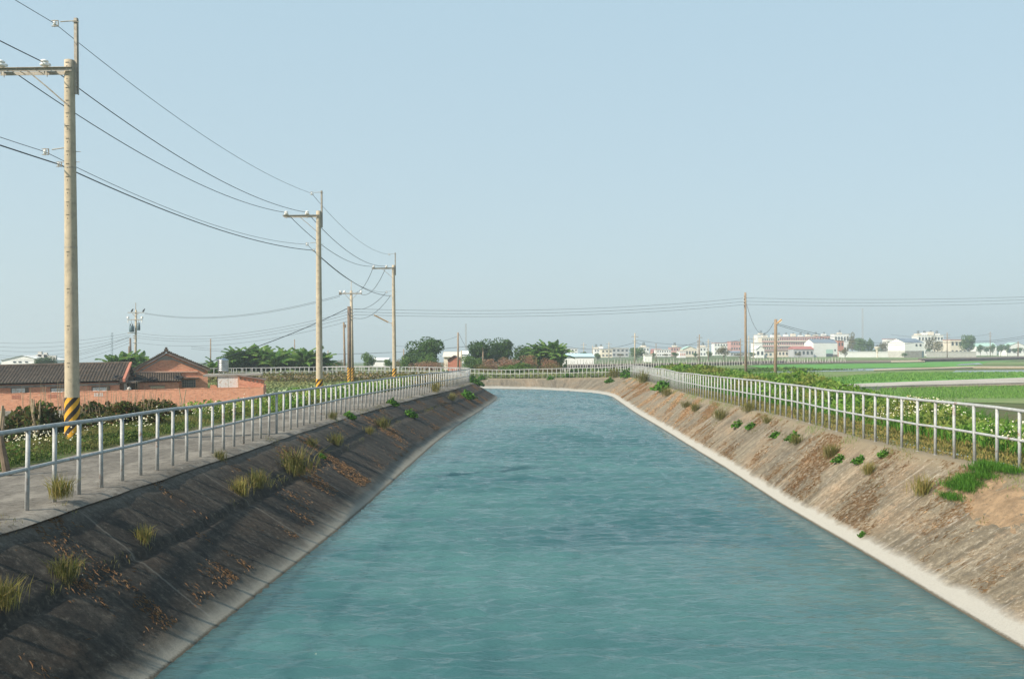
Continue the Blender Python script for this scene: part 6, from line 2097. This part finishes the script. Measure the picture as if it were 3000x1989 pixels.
# barns with a long side
def barn(pxa, pxb, pxc, top, Y, label, roofmat, two_tone, door):
    a, b, c_ = W(pxa, 1030, Y), W(pxb, 1030, Y), W(pxc, 1030, Y)
    base = -1.05
    H = W(pxb, top, Y).z - base
    hb = H * .78
    t = thing('barn', (b.x, Y, base), label, 'barn')
    wg, wl_ = b.x - a.x, c_.x - b.x
    d = wg * 1.5
    # gable end is turned a little away
    A = Vector((-wg, d * .35, 0)); Bv = Vector((0, 0, 0)); Cv = Vector((wl_, 2.0, 0)); D = Cv + A
    Mid = A * .5
    def P_(v, z): return (v.x, v.y, z)
    m = MB()
    m.add([P_(A, 0), P_(Bv, 0), P_(Bv, hb), P_(Mid, H), P_(A, hb), P_(Cv, 0), P_(Cv, hb), P_(D, 0), P_(D, hb), P_(Mid + Cv, H)],
          [(0, 1, 2, 3, 4), (1, 5, 6, 2), (5, 7, 8, 9, 6), (7, 0, 4, 8)])
    m.obj('wall', M['white_wall'], t)
    m = MB(); u = Vector((0, 0, .12))
    m.add([P_(Bv, hb + .12), P_(Cv, hb + .12), P_(Mid + Cv, H + .12), P_(Mid, H + .12), P_(A, hb + .12), P_(D, hb + .12)], [(0, 1, 2, 3), (3, 2, 5, 4)])
    m.obj('roof', M[roofmat], t)
    if two_tone:
        for (p, q, mt) in ((A, Bv, 'concrete_pale'), (Bv, Cv, 'concrete_grey')):
            dd = (q - p).normalized(); n_ = Vector((dd.y, -dd.x, 0)) * .05
            m = MB(); m.add([P_(p + n_, 0), P_(q + n_, 0), P_(q + n_, H * .36), P_(p + n_, H * .36)], [(0, 1, 2, 3)]); m.obj('base_wall', M[mt], t)
    for (f0, f1, z0, z1, mt, nm_) in door:
        m = MB(); n_ = Vector((Cv.y, -Cv.x, 0)).normalized() * .09
        p, q = Cv * f0, Cv * f1
        m.add([P_(p + n_, H * z0), P_(q + n_, H * z0), P_(q + n_, H * z1), P_(p + n_, H * z1)], [(0, 1, 2, 3)]); m.obj(nm_, M[mt], t)
    return t
barn(2360, 2383, 2458, 994, 470, 'large white barn with a blue grey roof and green shutter door', 'grey_roof', False,
     [(.52, .80, .20, .43, 'green_roof', 'shutter_door'), (.52, .80, .0, .18, 'glass_dark', 'opening'), (.86, .92, .34, .44, 'glass_dark', 'window'), (.80, .98, .0, .14, 'pole_dark', 'dark_base')])
barn(2610, 2651, 2713, 992, 430, 'white barn with a grey lower half standing at the field edge', 'grey_roof', True,
     [(.55, .64, .60, .72, 'glass_dark', 'window'), (.76, .85, .60, .72, 'glass_dark', 'window'), (.88, .97, .02, .35, 'transformer', 'door')])
lw = building(2458, 2602, 1031.5, 440, 'white_wall', 'long low white wall along the road before the village trees', 0, 0, 'flat', 'white_wall', .4, cat='wall', name='boundary_wall')
lw2 = building(2715, 2860, 1031.5, 450, 'concrete_pale', 'low pale wall and parked things before the big white block', 0, 0, 'flat', 'concrete_pale', .4, cat='wall', name='boundary_wall')
# flared pale post
p = W(2570, 1030, 420)
t = thing('water_tower', (p.x, 420, -1.05), 'slim cream tower flaring at the top, left of the barn with grey base', 'tower')
m = MB(); S4 = 420 / FPX
m.lathe([(2.2 * S4, 0), (2.0 * S4, 14 * S4), (4 * S4, 22 * S4), (8.5 * S4, 30 * S4), (8.5 * S4, 32 * S4), (1 * S4, 33 * S4)], (0, 0, 0), 12); m.obj('tower', M['cream_wall'], t)
# white house at far left
wh = building(4, 128, 1041, 260, 'white_wall', 'large white building with a shallow pitched roof at the far left', 0, 0, 'gable', 'white_wall', 14, base=-3.5)
for px in (42, 58, 77):
    q = W(px, 1060, 259.9) - Vector(wh.location)
    fbox(wh, 'window', 'glass_dark', q.x - .35, q.x + .35, -.12, -.01, q.z - .2, q.z + .15)
for px, w_, h0, h1 in ((95, .5, 1030, 1042), (112, .4, 1033, 1043), (101, 1.6, 1039, 1043), (130, 1.2, 1042, 1045)):
    q0, q1 = W(px, h1, 262) - Vector(wh.location), W(px, h0, 262) - Vector(wh.location)
    fbox(wh, 'rooftop_vent', 'concrete_pale', q0.x - w_, q0.x + w_, 6, 6.8, q0.z - 1.0, q1.z)

# field stakes (vineyard style) in rows beyond the bend
sf = thing('stake_rows', (40, 160, -1.1), 'rows of many short grey stakes in the fields beyond the bend', 'stakes')
sm = MB(); sm.tube([(0, 0, 0), (0, 0, 1.35)], [.06, .05], 5); sme = sm.mesh('stake', M['concrete_pale'])
k = 0
for px in np.arange(1648, 2480, 7.4):
    Yk = 150 + (px - 1648) * .11 + random.uniform(-2, 2)
    q = W(px + random.uniform(-1.5, 1.5), 1050, Yk)
    mobj('stake', sme, sf, Vector((q.x, q.y, -1.1)) - Vector(sf.location), (random.uniform(-.05, .05), random.uniform(-.05, .05), 0), (1, 1, random.uniform(.8, 1.15))); k += 1
for px in np.arange(1655, 2480, 9.1):
    Yk = 185 + (px - 1648) * .1 + random.uniform(-2, 2)
    q = W(px, 1050, Yk)
    mobj('stake', sme, sf, Vector((q.x, q.y, -1.1)) - Vector(sf.location), None, (1, 1, random.uniform(.8, 1.2))); k += 1
# vines between them
n = 16000
c = np.stack([RNG.uniform(8, 60, n), RNG.uniform(138, 160, n), np.zeros(n)], axis=1)
c = c[c[:, 0] < 14 + (c[:, 1] - 138) * 1.6 + 8]
c = c[(c[:, 0] > 8 + (c[:, 1] - 140) * .1)]
c[:, 2] = -1.05 + RNG.uniform(0, .5, len(c)) * (.5 + vnoise(c, .1, 3))
stuff('field_crop', np_mesh('field_crop', leaf_verts(c, .35, .5), 4, M['leaf_green']), 'low crop rows among the field stakes beyond the bend', 'crop')

# ------------------------------------------------------------------ air
hz = MB(); hz.box(-2800, 2800, -90, 6200, -72.0, 38)
m, nt, out = new_mat('haze')
pv = nt.nodes.new('ShaderNodeVolumePrincipled')
pv.inputs['Color'].default_value = (.86, .97, 1.0, 1)
pv.inputs['Density'].default_value = .0007
pv.inputs['Anisotropy'].default_value = 0.2
nt.links.new(pv.outputs[0], out.inputs['Volume'])
tag(hz.obj('haze', m), kind='stuff')
